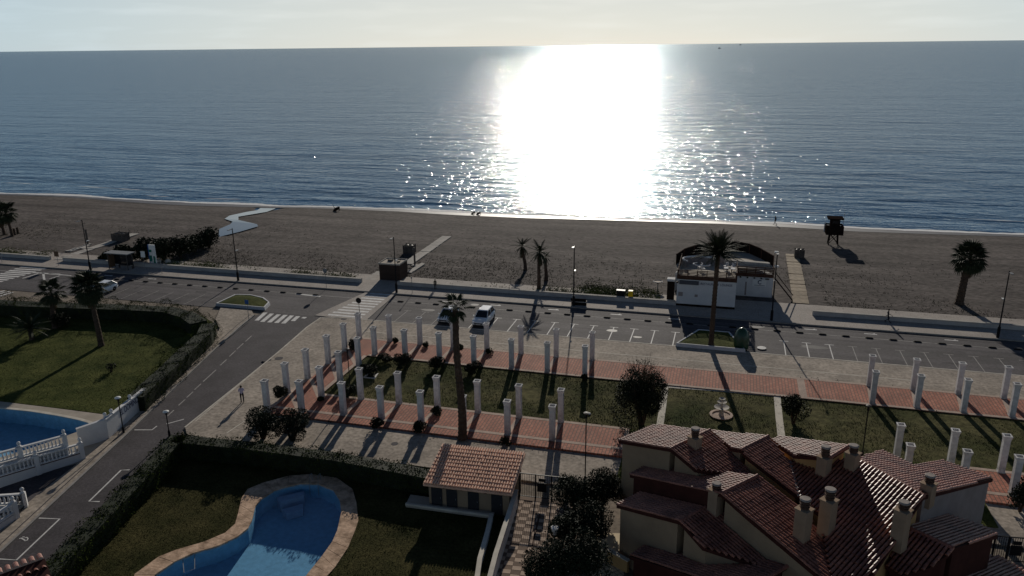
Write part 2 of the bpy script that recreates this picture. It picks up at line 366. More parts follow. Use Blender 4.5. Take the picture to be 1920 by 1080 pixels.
def gp(pts, z=0.0): return [g(px, py, z) for px, py in pts]
ORD = ['first','second','third','fourth','fifth','sixth','seventh','eighth','ninth','tenth','eleventh','twelfth']
def np_mesh(name, V, Fq, mat, parent=None):
    me = bpy.data.meshes.new(name); nv, nf = len(V), len(Fq); k = Fq.shape[1]
    me.vertices.add(nv); me.vertices.foreach_set('co', V.astype(np.float32).ravel())
    me.loops.add(nf*k); me.loops.foreach_set('vertex_index', Fq.astype(np.int32).ravel())
    me.polygons.add(nf); me.polygons.foreach_set('loop_start', np.arange(0, nf*k, k, dtype=np.int32))
    me.materials.append(MT[mat]); me.update(calc_edges=True); me.validate()
    o = bpy.data.objects.new(name, me); COL.objects.link(o)
    if parent: o.parent = parent
    return o
def leaves(P, size, r=rng):
    """one small leaf-sized quad at every point of P"""
    n = len(P); a = r.normal(size=(n,3)); a /= np.linalg.norm(a, axis=1)[:,None]
    b_ = np.cross(a, r.normal(size=(n,3))); b_ /= np.linalg.norm(b_, axis=1)[:,None]+1e-9
    s_ = size*(0.6+0.8*r.random((n,1)))
    a = a*s_; b_ = b_*s_*0.55
    V = np.stack([P-a*0.5, P+b_*0.5, P+a*0.5, P-b_*0.5], axis=1).reshape(-1,3)
    return V, np.arange(4*n).reshape(-1,4)
def blob_points(n, c_, rad, r=rng, lumps=9, lr=0.5):
    """points on uneven lumps inside an ellipsoid: clumped foliage with gaps"""
    c_ = np.array(c_, float); rad = np.array(rad, float)
    L = r.normal(size=(lumps,3)); L /= np.linalg.norm(L, axis=1)[:,None]; L *= (0.35+0.4*r.random((lumps,1)))
    L[:,2] = np.abs(L[:,2])*1.1-0.35
    k = r.integers(0, lumps, n); d = r.normal(size=(n,3)); d /= np.linalg.norm(d, axis=1)[:,None]
    rr = (lr*(0.65+0.5*r.random(lumps)))[k]*np.cbrt(0.35+0.65*r.random(n))
    return c_+(L[k]+d*rr[:,None])*rad
def grass(name, n, polyfn, z, h, mat, label=None, zfn=None):
    P = polyfn(n); n = len(P); a = rng.random(n)*2*np.pi; hh = h*(0.4+rng.random(n))
    dx, dy = np.cos(a)*hh*0.35, np.sin(a)*hh*0.35
    zz = zfn(P[:,0], P[:,1]) if zfn else np.full(n, z)
    lean = rng.normal(scale=0.35, size=(n,2))*hh[:,None]
    V = np.stack([np.c_[P[:,0]-dx, P[:,1]-dy, zz-0.01], np.c_[P[:,0]+dx, P[:,1]+dy, zz-0.01], np.c_[P[:,0]+lean[:,0], P[:,1]+lean[:,1], zz+hh]], axis=1).reshape(-1,3)
    o = np_mesh(name, V, np.arange(3*n).reshape(-1,3), mat); o['kind'] = 'stuff'; return o
def inpoly(P, poly):
    x, y = P[:,0], P[:,1]; ins = np.zeros(len(P), bool); n = len(poly)
    for i in range(n):
        x0, y0 = poly[i][0], poly[i][1]; x1, y1 = poly[(i+1)%n][0], poly[(i+1)%n][1]
        cnd = ((y0 > y) != (y1 > y)); xi = (x1-x0)*(y-y0)/((y1-y0) if y1 != y0 else 1e-9)+x0
        ins ^= cnd & (x < xi)
    return ins
def polysampler(poly, keep=None):
    xs = [p[0] for p in poly]; ys = [p[1] for p in poly]
    def fn(n):
        P = np.c_[rng.uniform(min(xs), max(xs), n), rng.uniform(min(ys), max(ys), n)]
        P = P[inpoly(P, poly)]
        if keep is not None: P = P[keep(P)]
        return P
    return fn

MT['rubber_stain'] = material('oil_stain', (0.045,0.041,0.042), 0.6, 0.3, 1.0)
from mathutils.geometry import tessellate_polygon
def holed(name, outer, holes, z, mat):
    loops = [[Vector((p[0], p[1], 0)) for p in L] for L in [outer]+holes]
    flat = [p for L in loops for p in L]; mb = MB()
    fs = []
    for tri in tessellate_polygon(loops):
        a, b_, c_ = (flat[i] for i in tri)
        fs.append(tri if (b_-a).cross(c_-a).z > 0 else tri[::-1])
    mb.add([(p.x, p.y, z) for p in flat], fs); return struct(name, mb, mat)
def ribbon(mb, pts, width, z, h=None):
    """flat strip (or raised kerb when h is given) along a polyline"""
    pts = [Vector((p[0], p[1], 0)) for p in pts]; L, Rr = [], []
    for i, p in enumerate(pts):
        d = (pts[min(i+1, len(pts)-1)]-pts[max(i-1, 0)]).normalized(); n_ = Vector((-d.y, d.x, 0))*width/2
        L.append(p+n_); Rr.append(p-n_)
    for i in range(len(pts)-1):
        q = [L[i], Rr[i], Rr[i+1], L[i+1]]
        if h is None: mb.add([(p.x, p.y, z) for p in q], [(0,1,2,3)])
        else: mb.add([(p.x, p.y, z) for p in q]+[(p.x, p.y, z+h) for p in q], [(4,5,6,7),(0,4,7,3),(1,2,6,5),(0,1,5,4),(3,7,6,2)])
    return mb

# ------------------------------------------------------------------ pools (outlines first: the ground is cut around them)
POOL_IN = gp([(290,1079),(326,1055),(362,1038),(410,1024),(445.6,1007),(465,991),(472,976),(479,949.5),(489,937.5),(513,921),(540,912),(565,907.5),(596.6,907.5),(625,919.5),(637,937.5),(640,961),(632.5,995),(623,1016.6),(604,1043),(575,1079),(532,1125),(470,1150),(360,1150),(285,1125)])
POOL_OUT = gp([(252,1078),(297,1045),(333,1031),(383,1016.6),(422,1000),(441,983),(447,961),(453,935),(464,918),(493,906),(541,893),(584.6,889.6),(632,897),(661,918),(668,942),(672,976),(666,995),(652,1028.5),(628,1064.5),(605,1090),(560,1145),(480,1175),(350,1175),(250,1140)])
POOL2 = gp([(-90,758),(0,765),(60,771),(110,779),(150,787),(170,793),(176,800),(150,808),(128,816),(60,840),(0,858),(-90,885)])
YW = 98.9                                  # road face of the low sea wall
holed('ground', rect(-700, 700, -250, 103.2), [[tuple(p)[:2] for p in POOL_IN], [tuple(p)[:2] for p in POOL2]], -0.04, 'soil')

# ------------------------------------------------------------------ beach, stream, sea
STREAM_PX = [(410,444),(411,429),(432,420),(436,415),(421,410),(430,404),(462,397),(482,394),(492,387),(518,382),(516,391),(500,397),(470,402),(447,406),(447,412),(482,420),(484,424),(450,434)]
STREAM = [gb(*p) for p in STREAM_PX]
xs = np.arange(-330, 331, 1.5); ys = np.concatenate([np.arange(102.6, 170, 1.2)])
X, Y = np.meshgrid(xs, ys); Z = bz(X, Y).copy()
Z += 0.05*np.sin(X*0.21+Y*0.5)*np.sin(Y*0.33-X*0.07)*np.clip((Y-106)/8, 0, 1)*np.clip((shore_y(X)-8-Y)/6, 0, 1)
Z += 0.10*np.exp(-((Y-(shore_y(X)-11+2*np.sin(X*0.05)))/2.2)**2)          # the berm left by high water
cen = np.array([(p.x, p.y) for p in STREAM])
Q = np.c_[X.ravel(), Y.ravel()]
ins = np.zeros(len(Q), bool)
for dx, dy in ((0,0),(1.3,0),(-1.3,0),(0,1.3),(0,-1.3)): ins |= inpoly(Q+np.array([dx, dy]), [tuple(c_) for c_ in cen])
Z = Z.ravel(); Z[ins] = bz(Q[ins][:,0], Q[ins][:,1])-0.22; Z = Z.reshape(X.shape)
nx, ny = len(xs), len(ys)
idx = np.arange(nx*ny).reshape(ny, nx); Fq = np.stack([idx[:-1,:-1], idx[:-1,1:], idx[1:,1:], idx[1:,:-1]], axis=-1).reshape(-1,4)
bo = np_mesh('beach', np.stack([X, Y, Z], -1).reshape(-1,3), Fq, 'sand'); bo['kind'] = 'structure'; smooth(bo)
MT['stream'] = material('stream_water', (0.10,0.115,0.12), 0.04, 0.1, 1.0, spec=0.9)
mb = MB(); loops = [[Vector((p.x, p.y, 0)) for p in STREAM]]
mb.add([(p.x, p.y, float(bz(p.x, p.y))-0.03) for p in STREAM], [tri if (STREAM[tri[1]]-STREAM[tri[0]]).cross(STREAM[tri[2]]-STREAM[tri[0]]).z > 0 else tri[::-1] for tri in tessellate_polygon(loops)])
struct('stream', mb, 'stream')
# sea: one sheet of real swell near the shore, running out to the horizon
off = np.concatenate([[-6, -4, -2.5, -1.2], np.arange(0, 40, 0.7), np.arange(40, 120, 2.0), np.geomspace(120, 42000, 60)])
xb = np.arange(-330, 331, 1.6)
XX = np.zeros((len(off), len(xb))); YY = XX.copy(); ZZ = XX.copy()
for i, d in enumerate(off):
    XX[i] = xb*(1+max(0, d-20)*0.0085); YY[i] = shore_y(xb)*math.exp(-max(0, d)/400)+152*(1-math.exp(-max(0, d)/400))+d
am = 0.6+0.4*np.sin(XX*0.045+1)*np.sin(XX*0.021)
for c_, s_, a_ in ((2.6, 0.6, 0.12), (6.5, 0.9, 0.26), (12.5, 1.3, 0.08)):
    dd = YY-shore_y(XX)-c_-1.2*np.sin(XX*0.06+c_)-0.6*np.sin(XX*0.19+2*c_)
    msk = np.clip(0.5+np.sin(XX*0.033+c_*1.7)+0.6*np.sin(XX*0.081+c_), 0, 1)
    ZZ += np.where(np.abs(YY-152) < 60, a_*np.exp(-(dd/s_)**2)*msk*am, 0)
fade = np.clip((YY-shore_y(XX))/15, 0, 1)*np.clip((160-(YY-152))/60, 0, 1)
ZZ += fade*(0.03*np.sin(YY*1.1+XX*0.10+1.5*np.sin(XX*0.05))+0.02*np.sin(YY*1.9-XX*0.21+1.2*np.sin(XX*0.09)))
nx, ny = len(xb), len(off); idx = np.arange(nx*ny).reshape(ny, nx)
Fq = np.stack([idx[:-1,:-1], idx[:-1,1:], idx[1:,1:], idx[1:,:-1]], axis=-1).reshape(-1,4)
so_ = np_mesh('sea', np.stack([XX, YY, ZZ+SEA_Z], -1).reshape(-1,3), Fq, 'sea'); so_['kind'] = 'structure'; smooth(so_)
# foam line and wet sand, ragged along the water's edge
fx = np.arange(-200, 120, 0.8); n1 = np.cumsum(rng.normal(size=len(fx)))*0.12; n1 -= np.convolve(n1, np.ones(40)/40, 'same')
lo_ = shore_y(fx)-0.5+0.5*np.sin(fx*0.11)+n1; wd = 0.9+0.7*np.abs(np.sin(fx*0.07)+0.5*np.sin(fx*0.19))+0.25*rng.random(len(fx))
mb = MB(); vs = []; fs = []
for i in range(len(fx)):
    vs += [(fx[i], lo_[i], float(bz(fx[i], lo_[i]))+0.07), (fx[i], lo_[i]+wd[i], max(SEA_Z, float(bz(fx[i], lo_[i]+wd[i])))+0.10)]
    if i: fs.append((2*i-2, 2*i-1, 2*i+1, 2*i)[::-1])
mb.add(vs, fs)
for k in range(9):                                                  # broken lines of foam on the backs of the small waves
    x0 = rng.uniform(-190, 70); L_ = rng.uniform(5, 22); d_ = rng.choice([5.9, 11.9]); vs = []; fs = []
    for i in range(12):
        x_ = x0+L_*i/11; y_ = float(shore_y(x_))+d_-0.7+1.2*math.sin(x_*0.06+d_+0.6)
        ww = 0.22*math.sin(math.pi*i/11)*rng.uniform(0.5, 1.3)
        vs += [(x_, y_-ww, SEA_Z+0.2), (x_, y_+ww, SEA_Z+0.25)]
        if i: fs.append((2*i-2, 2*i-1, 2*i+1, 2*i)[::-1])
    mb.add(vs, fs)
f_ = mb.build('foam', 'foam'); f_['kind'] = 'stuff'
MT['wet'] = material('wet_sand', (0.07,0.055,0.048), 0.45, 0.2, 0.2, spec=0.4)
mb = MB(); vs = []; fs = []
for i in range(len(fx)):
    a_ = lo_[i]-2.6-0.9*math.sin(fx[i]*0.09)-n1[i]
    vs += [(fx[i], a_, float(bz(fx[i], a_))+0.035), (fx[i], lo_[i]+0.3, float(bz(fx[i], lo_[i]+0.3))+0.05)]
    if i: fs.append((2*i-2, 2*i-1, 2*i+1, 2*i)[::-1])
mb.add(vs, fs); struct('wet_sand', mb, 'wet')

# ------------------------------------------------------------------ road, promenade, sea wall
YK = 95.2
road = sheet('road', rect(-400, 400, 84.4, YK), 0.0, 'asphalt')
def mark(name, pts, width, mat='paint', z=0.005, parent=road):
    mb = MB(); ribbon(mb, pts, width, z); return mb.build(name, mat, parent)
mark('lane_line', [(-400, 92.4), (400, 92.4)], 0.12, 'paint_worn')
mark('tyre_track', [(-400, 91.0), (400, 91.0)], 0.5, 'asphalt_old', 0.004)
mark('tyre_track', [(-400, 94.2), (400, 94.2)], 0.3, 'asphalt_old', 0.004)
# parking bays: T-shaped lines
me_stem = ribbon(MB(), [(0, 84.6), (0, 89.1)], 0.11, 0.006).mesh('bay_stem', 'paint')
me_cap = ribbon(MB(), [(-0.5, 89.16), (0.5, 89.16)], 0.12, 0.006).mesh('bay_cap', 'paint')
me_stem2 = ribbon(MB(), [(0, 84.6), (0, 89.1)], 0.08, 0.006).mesh('bay_stem_worn', 'paint_worn')
me_cap2 = ribbon(MB(), [(-0.5, 89.16), (0.5, 89.16)], 0.1, 0.006).mesh('bay_cap_worn', 'paint_worn')
x_ph = g(1180, 642).x
for k in range(-12, 22):
    x_ = x_ph+2.42*k
    if -2.6 < x_ < 5.8: continue
    wn_ = k > 9 or k < -8
    inst('bay_line', me_stem2 if wn_ else me_stem, road, (x_, 0, 0)); inst('bay_line_end', me_cap2 if wn_ else me_cap, road, (x_, 0, 0))
for k in range(12):
    x_ = g(250, 548).x+2.5*k-12
    if x_ < g(400, 570).x: inst('bay_line', me_stem2, road, (x_, 0, 0), (0, 0, 0))
# bicycle marks on the cycle lane
me_b = MB(); ribbon(me_b, [(-0.7, 93.9), (0.7, 93.9)], 0.22, 0.006); ribbon(me_b, [(0.2, 93.9), (0.5, 94.2)], 0.14, 0.0065)
me_b = me_b.mesh('cycle_mark', 'paint')
for px_, py_ in ((1520,618),(1633,628),(1786,641),(1264,600),(1155,590),(1037,582),(930,572),(834,565),(285,523),(205,516)):
    inst('cycle_mark', me_b, road, (g(px_, py_).x, 0, 0))
for a_, b_ in (((555,551),(601,556)), ((62,511),(112,514)), ((90,513),(133,517))):
    mark('arrow_mark', [g(*a_), g(*b_)], 0.35)
mark('stop_line', [g(81, 511), g(83, 525)], 0.3); mark('edge_line', [g(42, 522), g(75, 512)], 0.25); mark('edge_line', [g(93, 523), g(112, 517)], 0.25)
# repairs, oil marks and drain covers in the asphalt
for k in range(34):
    x_ = rng.uniform(-95, 38); y_ = rng.choice([85.5, 86.5, 88, 90, 91.3, 93.5]); a_, b_ = rng.uniform(0.4, 2.4), rng.uniform(0.25, 0.8)
    if -52 < x_ < -42: continue
    n_ = 9; mb = MB(); mb.add([(x_+a_*math.cos(q*2*math.pi/n_)*rng.uniform(.75,1), y_+b_*math.sin(q*2*math.pi/n_)*rng.uniform(.75,1), 0.0035+0.00002*k) for q in range(n_)], [tuple(range(n_))])
    mb.build('road_patch', 'asphalt_old' if k % 3 else 'rubber_stain', road)
# zebra crossing on a raised table
T0, T1, T2, T3 = g(590, 592), g(688, 547.5), g(741, 553), g(686, 602)
tb = MB(); tb.prism([T0, T1, T2, T3], 0.0, 0.06); tbl = tb.build('crossing_table', 'promenade', road)
for k in range(10):
    f_ = (k+0.7)/10.3; a_ = T0.lerp(T1, f_); b_ = T3.lerp(T2, f_)
    p, q = a_.lerp(b_, 0.2), a_.lerp(b_, 0.86); q.y = p.y
    mark('crossing_stripe', [p, q], 0.52, 'paint', 0.066)
# the second crossing at the far left and its stop box
for k, (a_, b_) in enumerate((((38,500.5),(86,504)),((27,504),(77,506.5)),((17,507),(66,510)),((10,510),(57,513)),((0,513),(47,516)),((-10,516),(36,519)),((-20,519),(26,522)),((-30,522),(15,525)),((-40,525),(5,528)))):
    mark('crossing_stripe', [g(*a_), g(*b_)], 0.5)
for a_, b_ in (((-20,552),(9,545)),((-20,556),(18,546)),((-20,561),(24,548))): mark('crossing_stripe', [g(*a_), g(*b_)], 0.45)
mb = MB(); mb.prism(rect(-400, 400, YK+0.15, 103.2), -0.02, 0.13); prom = struct('promenade', mb, 'promenade')
mb = MB()
x_ = -140.0
while x_ < 60: ribbon(mb, [(x_, YK+0.2), (x_, 98.8)], 0.05, 0.134); x_ += 2.45
mb.build('paving_joint', 'plaza', prom)
# kerb stones, laid one by one where they show
me_k = MB().box((0, 0, 0.05), (0.985, 0.16, 0.22)).mesh('kerb_stone', 'kerb')
mb = MB(); mb.box((-265, YK+0.07, 0.05), (270, 0.15, 0.2)); mb.box((230, YK+0.07, 0.05), (340, 0.15, 0.2))
krb = struct('kerb', mb, 'kerb')
for k in range(190): inst('kerb_stone', me_k, krb, (-129.5+k+0.0, YK+0.07, 0.002))
def sea_wall(x0, x1, label, y0=YW, h=0.62, dy=0.0):
    t_ = thing('sea_wall', label, 'low wall', ((x0+x1)/2, y0, 0.1))
    mb = MB(); mb.box((0, 0.22, h/2-0.06), (x1-x0, 0.36, h-0.04)); mb.build('wall', 'stone_wall', t_)
    n_ = max(1, int(round(min(x1-x0, 120)/2.0))); L_ = (x1-x0)/n_
    me_c = MB().box((0, 0.2, h-0.04), (L_-0.02, 0.48, 0.09)).mesh('coping_slab', 'concrete')
    for k in range(n_): inst('coping_slab', me_c, t_, (-(x1-x0)/2+L_*(k+0.5), 0, 0))
    return t_
sea_wall(-190, g(97, 488).x, 'low grey sea wall at the far left, ending beside the brown sign')
sea_wall(g(124, 489).x, g(677, 532).x, 'long low grey sea wall running behind the bus shelter')
sea_wall(g(745, 537).x, g(1266, 578).x, 'low grey sea wall between the boxed kiosk and the restaurant')
sea_wall(g(1522, 590).x, 120, 'low grey sea wall right of the restaurant, behind the walking person')

# ------------------------------------------------------------------ side street and its pavements
SL = gp([(-60,1096),(0,1040),(120,927),(240,815),(320,737),(400,660),(452,613),(478,592)])
SRt = gp([(345,803),(440,727),(520,662),(575,614),(600,597)])
HC = g(330, 818)
SR_low = [(HC.x+0.4, HC.y), (-41.6, 36), (-39.5, 15)]
street = sheet('side_street', [(p.x, p.y) for p in SL]+[(-56.5, 84.4), (-47.0, 84.4)]+[(p.x, p.y) for p in SRt[::-1]]+SR_low+[(-46, 15)], 0.0, 'asphalt_old')
for px_, py_ in ((466,635),(450,649.5),(436,663),(419,679.5),(399,699),(387,710),(371,725),(356,740),(341,754.5),(320,774.5)):
    mark('centre_dash', [g(px_-6, py_+5.5), g(px_+6, py_-5.5)], 0.12, 'paint_worn', 0.006, street)
for L_ in ([(252,806),(285,806),(294,799)], [(243,881),(227,881.5),(167,940),(187,940.5)], [(62,971),(112,973),(31,1050),(-20,1047)], [(312,795),(345,786)]):
    mark('bay_line', gp(L_), 0.13, 'paint', 0.006, street)
wc = MB()
for L_ in ([(36,1010),(40,1009),(45,1012),(48,1014)], [(42,1007),(46,1006.5)], [(46,1014.5),(51,1013),(52.5,1009.5),(50,1007.5),(46,1008.5)]): ribbon(wc, gp(L_), 0.09, 0.006)
wc.build('wheelchair_symbol', 'paint', street)
ZP0, ZP1, ZP2, ZP3 = g(480, 601), g(500, 583), g(590, 590), g(545, 607)
for k, (a_, b_) in enumerate((((481,601),(498,586)),((491.5,603.5),(510,588)),((504.5,604.5),(523,589.5)),((518,605.5),(535.5,590.5)),((531,606.5),(547.5,591.5)),((549,602),(559,593)),((568,597),(572,594.5)))):
    mark('crossing_stripe', [g(*a_), g(*b_)], 0.55, 'paint', 0.006, street)
# pavement left of the street
SWL = gp([(-90,1070),(0,990),(80,922),(150,868),(204,823),(278,757),(400,640),(412,618),(404,600)])
mb = MB(); mb.prism([(p.x, p.y) for p in SWL]+[(-63.2, 84.35), (g(500,575).x-1.0, 84.35)]+[(p.x-0.12, p.y) for p in SL[::-1]], -0.02, 0.12)
struct('pavement', mb, 'plaza')
mb = MB(); ribbon(mb, [(p.x-0.1, p.y) for p in SL], 0.2, 0.0, 0.135); struct('kerb', mb, 'kerb')
mb = MB(); ribbon(mb, [(p.x-0.62, p.y) for p in SL], 0.10, 0.126); struct('gutter_line', mb, 'asphalt_old')
# plaza right of the street
plz = [(p.x+0.15, p.y) for p in SRt]+[(-44.6, 84.32), (300, 84.32), (300, 52.6), (HC.x+0.9, 52.6)]
mb = MB(); mb.prism(plz, -0.02, 0.10); plaza = struct('plaza', mb, 'plaza')
mb = MB(); ribbon(mb, [(p.x+0.1, p.y) for p in SRt]+[(-46.2, 84.38), (-40, 84.40), (300, 84.40)], 0.16, 0.0, 0.118); struct('kerb', mb, 'kerb_light')
mark('paving_strip', [(-41, 80.5), (20, 80.5)], 0.14, 'kerb_light', 0.106, plaza)
mark('paving_strip', gp([(366,790),(455,716),(560,628)], 0.1), 0.10, 'kerb_light', 0.106, plaza)
mark('paving_strip', gp([(425,812),(480,775)], 0.1), 0.12, 'kerb_light', 0.106, plaza)
for px_, py_, r_ in ((523,672,0.45),(500,675,0.5),(740,832,0.3),(645,598,0.4),(1428,652,0.5)):
    p = g(px_, py_, 0.1); mb = MB(); mb.lathe([(r_, 0.101), (r_, 0.112)], (p.x, p.y, 0), 14); mb.build('manhole_cover', 'asphalt_old' if px_ != 1428 else 'paint', plaza)
# pavers near the right end of the plaza and along the parking edge are told apart only by tone
mb = MB()
for k in range(60):
    x_ = 17+0.75*k*0.9; ribbon(mb, [(x_, 80.7), (x_-0.4, 84.2)], 0.06, 0.105)
mb.build('paving_joint', 'grout_line', plaza)

# brick walks: raised slabs with pale bands
ZB = 0.26
def slab(name, poly, z1=ZB, mat='brick'): mb = MB(); mb.prism(poly, 0.05, z1); return struct(name, mb, mat)
W1 = slab('brick_walk', rect(-40.3, 90, 73.15, 78.1))
W2 = slab('brick_walk', rect(-40.3, -36.95, 57.9, 73.148))
W3 = slab('brick_walk', rect(-36.948, -7.0, 57.9, 63.0))
W4 = slab('brick_walk', rect(19.6, 90, 57.9, 63.0))
def band(parent, x0, x1, y0, y1):
    mb = MB(); mb.prism(rect(x0, x1, y0, y1), ZB-0.02, ZB+0.012); return mb.build('stone_band', 'band', parent)
band(W1, -40.3, 90.0, 77.72, 78.12); band(W1, -36.9, 90, 73.13, 73.5)
band(W2, -40.32, -39.9, 57.9, 77.7); band(W2, -37.35, -36.93, 62.9, 73.1)
band(W3, -36.9, -7.0, 62.62, 63.02); band(W3, -39.8, -7.0, 59.0, 59.4); band(W3, -7.35, -6.98, 59.42, 62.6); band(W4, 19.6, 90, 59.0, 59.4); band(W4, 19.6, 90, 62.62, 63.02)
band(W1, g(1505, 735, ZB).x-0.35, g(1505, 735, ZB).x+0.35, 73.52, 77.7)
# lawns between them
LC = rect(-36.93, -7.02, 63.03, 73.13)
LR = rect(-7.0, 90, 63.04, 73.13)
LR2 = rect(-6.97, 19.58, 54.6, 63.03)
for nme, P_, mt_ in (('lawn', LC, 'lawn_dry'), ('lawn', LR, 'lawn_dry'), ('lawn', LR2, 'lawn')):
    mb = MB(); mb.prism(P_, 0.05, 0.17); struct(nme, mb, mt_)
gp_ = MB(); ribbon(gp_, gp([(1250,725.5),(1355,733),(1464,743)], 0.17), 0.42, 0.17, 0.03); ribbon(gp_, gp([(1247,727),(1243,760),(1237,800),(1233,830)], 0.17), 0.62, 0.17, 0.034); ribbon(gp_, gp([(1457,744),(1461,785),(1467,835)], 0.17), 0.62, 0.17, 0.036)
struct('garden_path', gp_, 'kerb_light')

# left garden: lawn, pool terrace
LG = gp([(-90,578),(0,577),(150,582),(300,584),(380,592),(408,612),(398,640),(300,735),(277,758),(205,800),(200,777),(100,764),(0,752),(-90,741)])
mb = MB(); mb.prism(LG, -0.03, 0.03); struct('lawn', mb, 'lawn')
holed('terrace', [tuple(p)[:2] for p in gp([(-90,742),(0,753),(100,765),(200,778),(206,805),(206,824),(150,868),(0,985),(-90,1060)])], [[tuple(p)[:2] for p in POOL2]], 0.02, 'terrace')
# pool garden lawn
GT = g(975, 935)
PG = [(HC.x+2.0, 52.5), (GT.x-1.2, 52.5), (g(930,1080).x, g(930,1080).y), (g(915,1150).x, g(915,1150).y), (g(60,1200).x, g(60,1200).y), (-40, 22), (-41, 36)]
holed('lawn', PG, [[tuple(p)[:2] for p in POOL_IN]], 0.0, 'lawn_dark')

def pool(name, label, inner, zf, zw, mats):
    t_ = thing(name, label, 'swimming pool', (sum(p.x for p in inner)/len(inner), sum(p.y for p in inner)/len(inner), 0))
    P_ = [(p.x, p.y) for p in inner]
    mb = MB(); n = len(P_)
    if sum(P_[i][0]*P_[(i+1)%n][1]-P_[(i+1)%n][0]*P_[i][1] for i in range(n)) < 0: P_ = P_[::-1]
    mb.add([(x, y, zf) for x, y in P_]+[(x, y, -0.02) for x, y in P_], [(i, n+i, n+(i+1)%n, (i+1)%n) for i in range(n)])
    mb.build('basin_wall', mats, t_, True)
    mb = MB(); mb.prism(P_, zf, zf, sides=False); mb.build('basin_floor', mats, t_, True)
    if zw is not None:
        mb = MB(); mb.prism(P_, zw, zw, sides=False); mb.build('water', 'pool_water', t_, True)
    return t_
def densify(pts, step):
    o_ = []
    for i, p in enumerate(pts):
        q = pts[(i+1) % len(pts)]; n = max(1, int((q-p).length/step))
        o_ += [p.lerp(q, k/n) for k in range(n)]
    return o_
p1 = pool('swimming_pool', 'kidney shaped blue pool with stone coping in the hedged garden', POOL_IN, -1.25, -0.18, 'pool_tile')
nP = len(POOL_IN)
for i in range(nP):
    a0, a1, b0, b1 = POOL_IN[i], POOL_IN[(i+1)%nP], POOL_OUT[i], POOL_OUT[(i+1)%nP]
    k_ = max(1, int(round((b1-b0).length/0.9)))
    for k in range(k_):
        f0, f1 = k/k_+0.008, (k+1)/k_-0.008
        q = [a0.lerp(a1, f0), a0.lerp(a1, f1), b0.lerp(b1, f1), b0.lerp(b1, f0)]
        mb = MB(); mb.prism([(p.x, p.y) for p in q], -0.10, 0.055+rng.uniform(-0.006, 0.006)); mb.build('coping_stone', 'coping', p1, True)
for (a_, b_, c_, e_), z_ in ((((518,925),(569,913),(569,921),(524,934)), -0.35), (((527,941),(567,930),(566,940),(536,949)), -0.65)):
    mb = MB(); mb.prism([(p.x, p.y) for p in gp([a_, b_, c_, e_])], -1.22, z_); mb.build('pool_step', 'pool_step', p1, True)
lad = MB()
for px_ in (582, 598):
    p = g(px_, 906); lad.tube([(p.x, p.y+0.35, 0.05), (p.x, p.y+0.3, 0.7), (p.x+0.05, p.y-0.1, 0.75), (p.x+0.05, p.y-0.25, 0.0), (p.x+0.05, p.y-0.28, -0.9)], 0.025, 6)
lad.build('ladder_rail', 'grey_metal', p1, True)
fr_ = MB(); q = [g(342,1043,-0.1), g(365,1037,-0.1), g(365,1066,-0.1), g(345,1073,-0.1)]
ribbon(fr_, q+[q[0]], 0.05, -0.12); fr_.build('skimmer_frame', 'grey_metal', p1, True)
p2 = pool('swimming_pool', 'drained pale blue pool behind the white balustrade, far left', POOL2, -1.5, None, 'pool_tile')
mb = MB(); ribbon(mb, POOL2[:7], 0.34, 0.02, 0.06); mb.build('coping', 'kerb_light', p2, True)
# ------------------------------------------------------------------ the tiled house at the lower right
TH = YAW+R(-52)
E1 = Vector((math.cos(TH), math.sin(TH), 0)); E2 = Vector((-E1.y, E1.x, 0)); UP = Vector((0,0,1))
PT = math.tan(R(15.5))
def nrm(down): return (UP+down*PT).normalized()
SLP = {}
def slope(key, anchor, down, px):
    n_ = nrm(down); P_ = [onplane(x, y, anchor, n_) for x, y in px]; SLP[key] = (P_, n_, down); return P_
A0 = g(1258, 842, 7.5)
slope('A_l', A0, -E1, [(1160,826),(1227,797.5),(1331,807.5),(1258,842)])
slope('A_r', A0, E1, [(1258,842),(1331,807.5),(1384,861),(1424,895),(1372,892),(1303,880)])
sA = A0
wallA = A0+E2*0.35                           # gable wall plane of bay A
B0a = onplane(1211, 875, wallA, E2)
def apex(pt, px, down): return onplane(*px, pt, nrm(down))
B_ap = apex(B0a, (1352,926), -E1)
slope('B_l', B_ap, -E1, [(1181,890),(1212,874),(1300,877),(1420,893),(1352,926)])
slope('B_r', B_ap, E1, [(1352,926),(1420,892),(1509,957),(1543,1010),(1561,1090),(1548,1092),(1402,970)])
D0a = onplane(1207, 922, B_ap+E2*0.30, E2)
D_ap = apex(D0a, (1275,978), -E1)
slope('D_l', D_ap, -E1, [(1156,947),(1207,921),(1328,949),(1275,978)])
slope('D_r', D_ap, E1, [(1275,978),(1328,949),(1354,950),(1470,1050),(1480,1068),(1420,1060),(1317,1026)])
C0a = onplane(1215, 1021.5, D_ap+E2*0.35, E2)
slope('C_l', C0a, -E1, [(1180,1043),(1215,1020),(1318,1024),(1480,1060),(1392,1112)])
F0 = onplane(1418, 892, A0, nrm(E1)); F_ap = onplane(1390, 844, F0-E2*0.1, E2)
slope('F_l', F_ap, -E1, [(1331,808),(1440,819),(1390,844),(1372,841)])
slope('F_r', F_ap, E1, [(1390,844),(1440,819),(1481,865),(1497,932),(1400,857)])
G0 = onplane(1481, 865, F_ap, nrm(E1))
slope('G', G0, -E2, [(1481,864),(1520,866),(1606,860),(1664,893),(1733,931),(1701,981),(1640,1075),(1600,1105),(1561,1092),(1543,1010),(1539,966),(1497,933)])
J0 = onplane(1733, 931, G0, nrm(-E2))
slope('J', J0, E2, [(1733,931),(1664,893),(1606,860),(1652,845),(1710,872),(1763,863),(1862,898)])
slope('J_v', J0, E2, [(1733,931),(1664,893),(1664,893.2),(1733,931.2)])
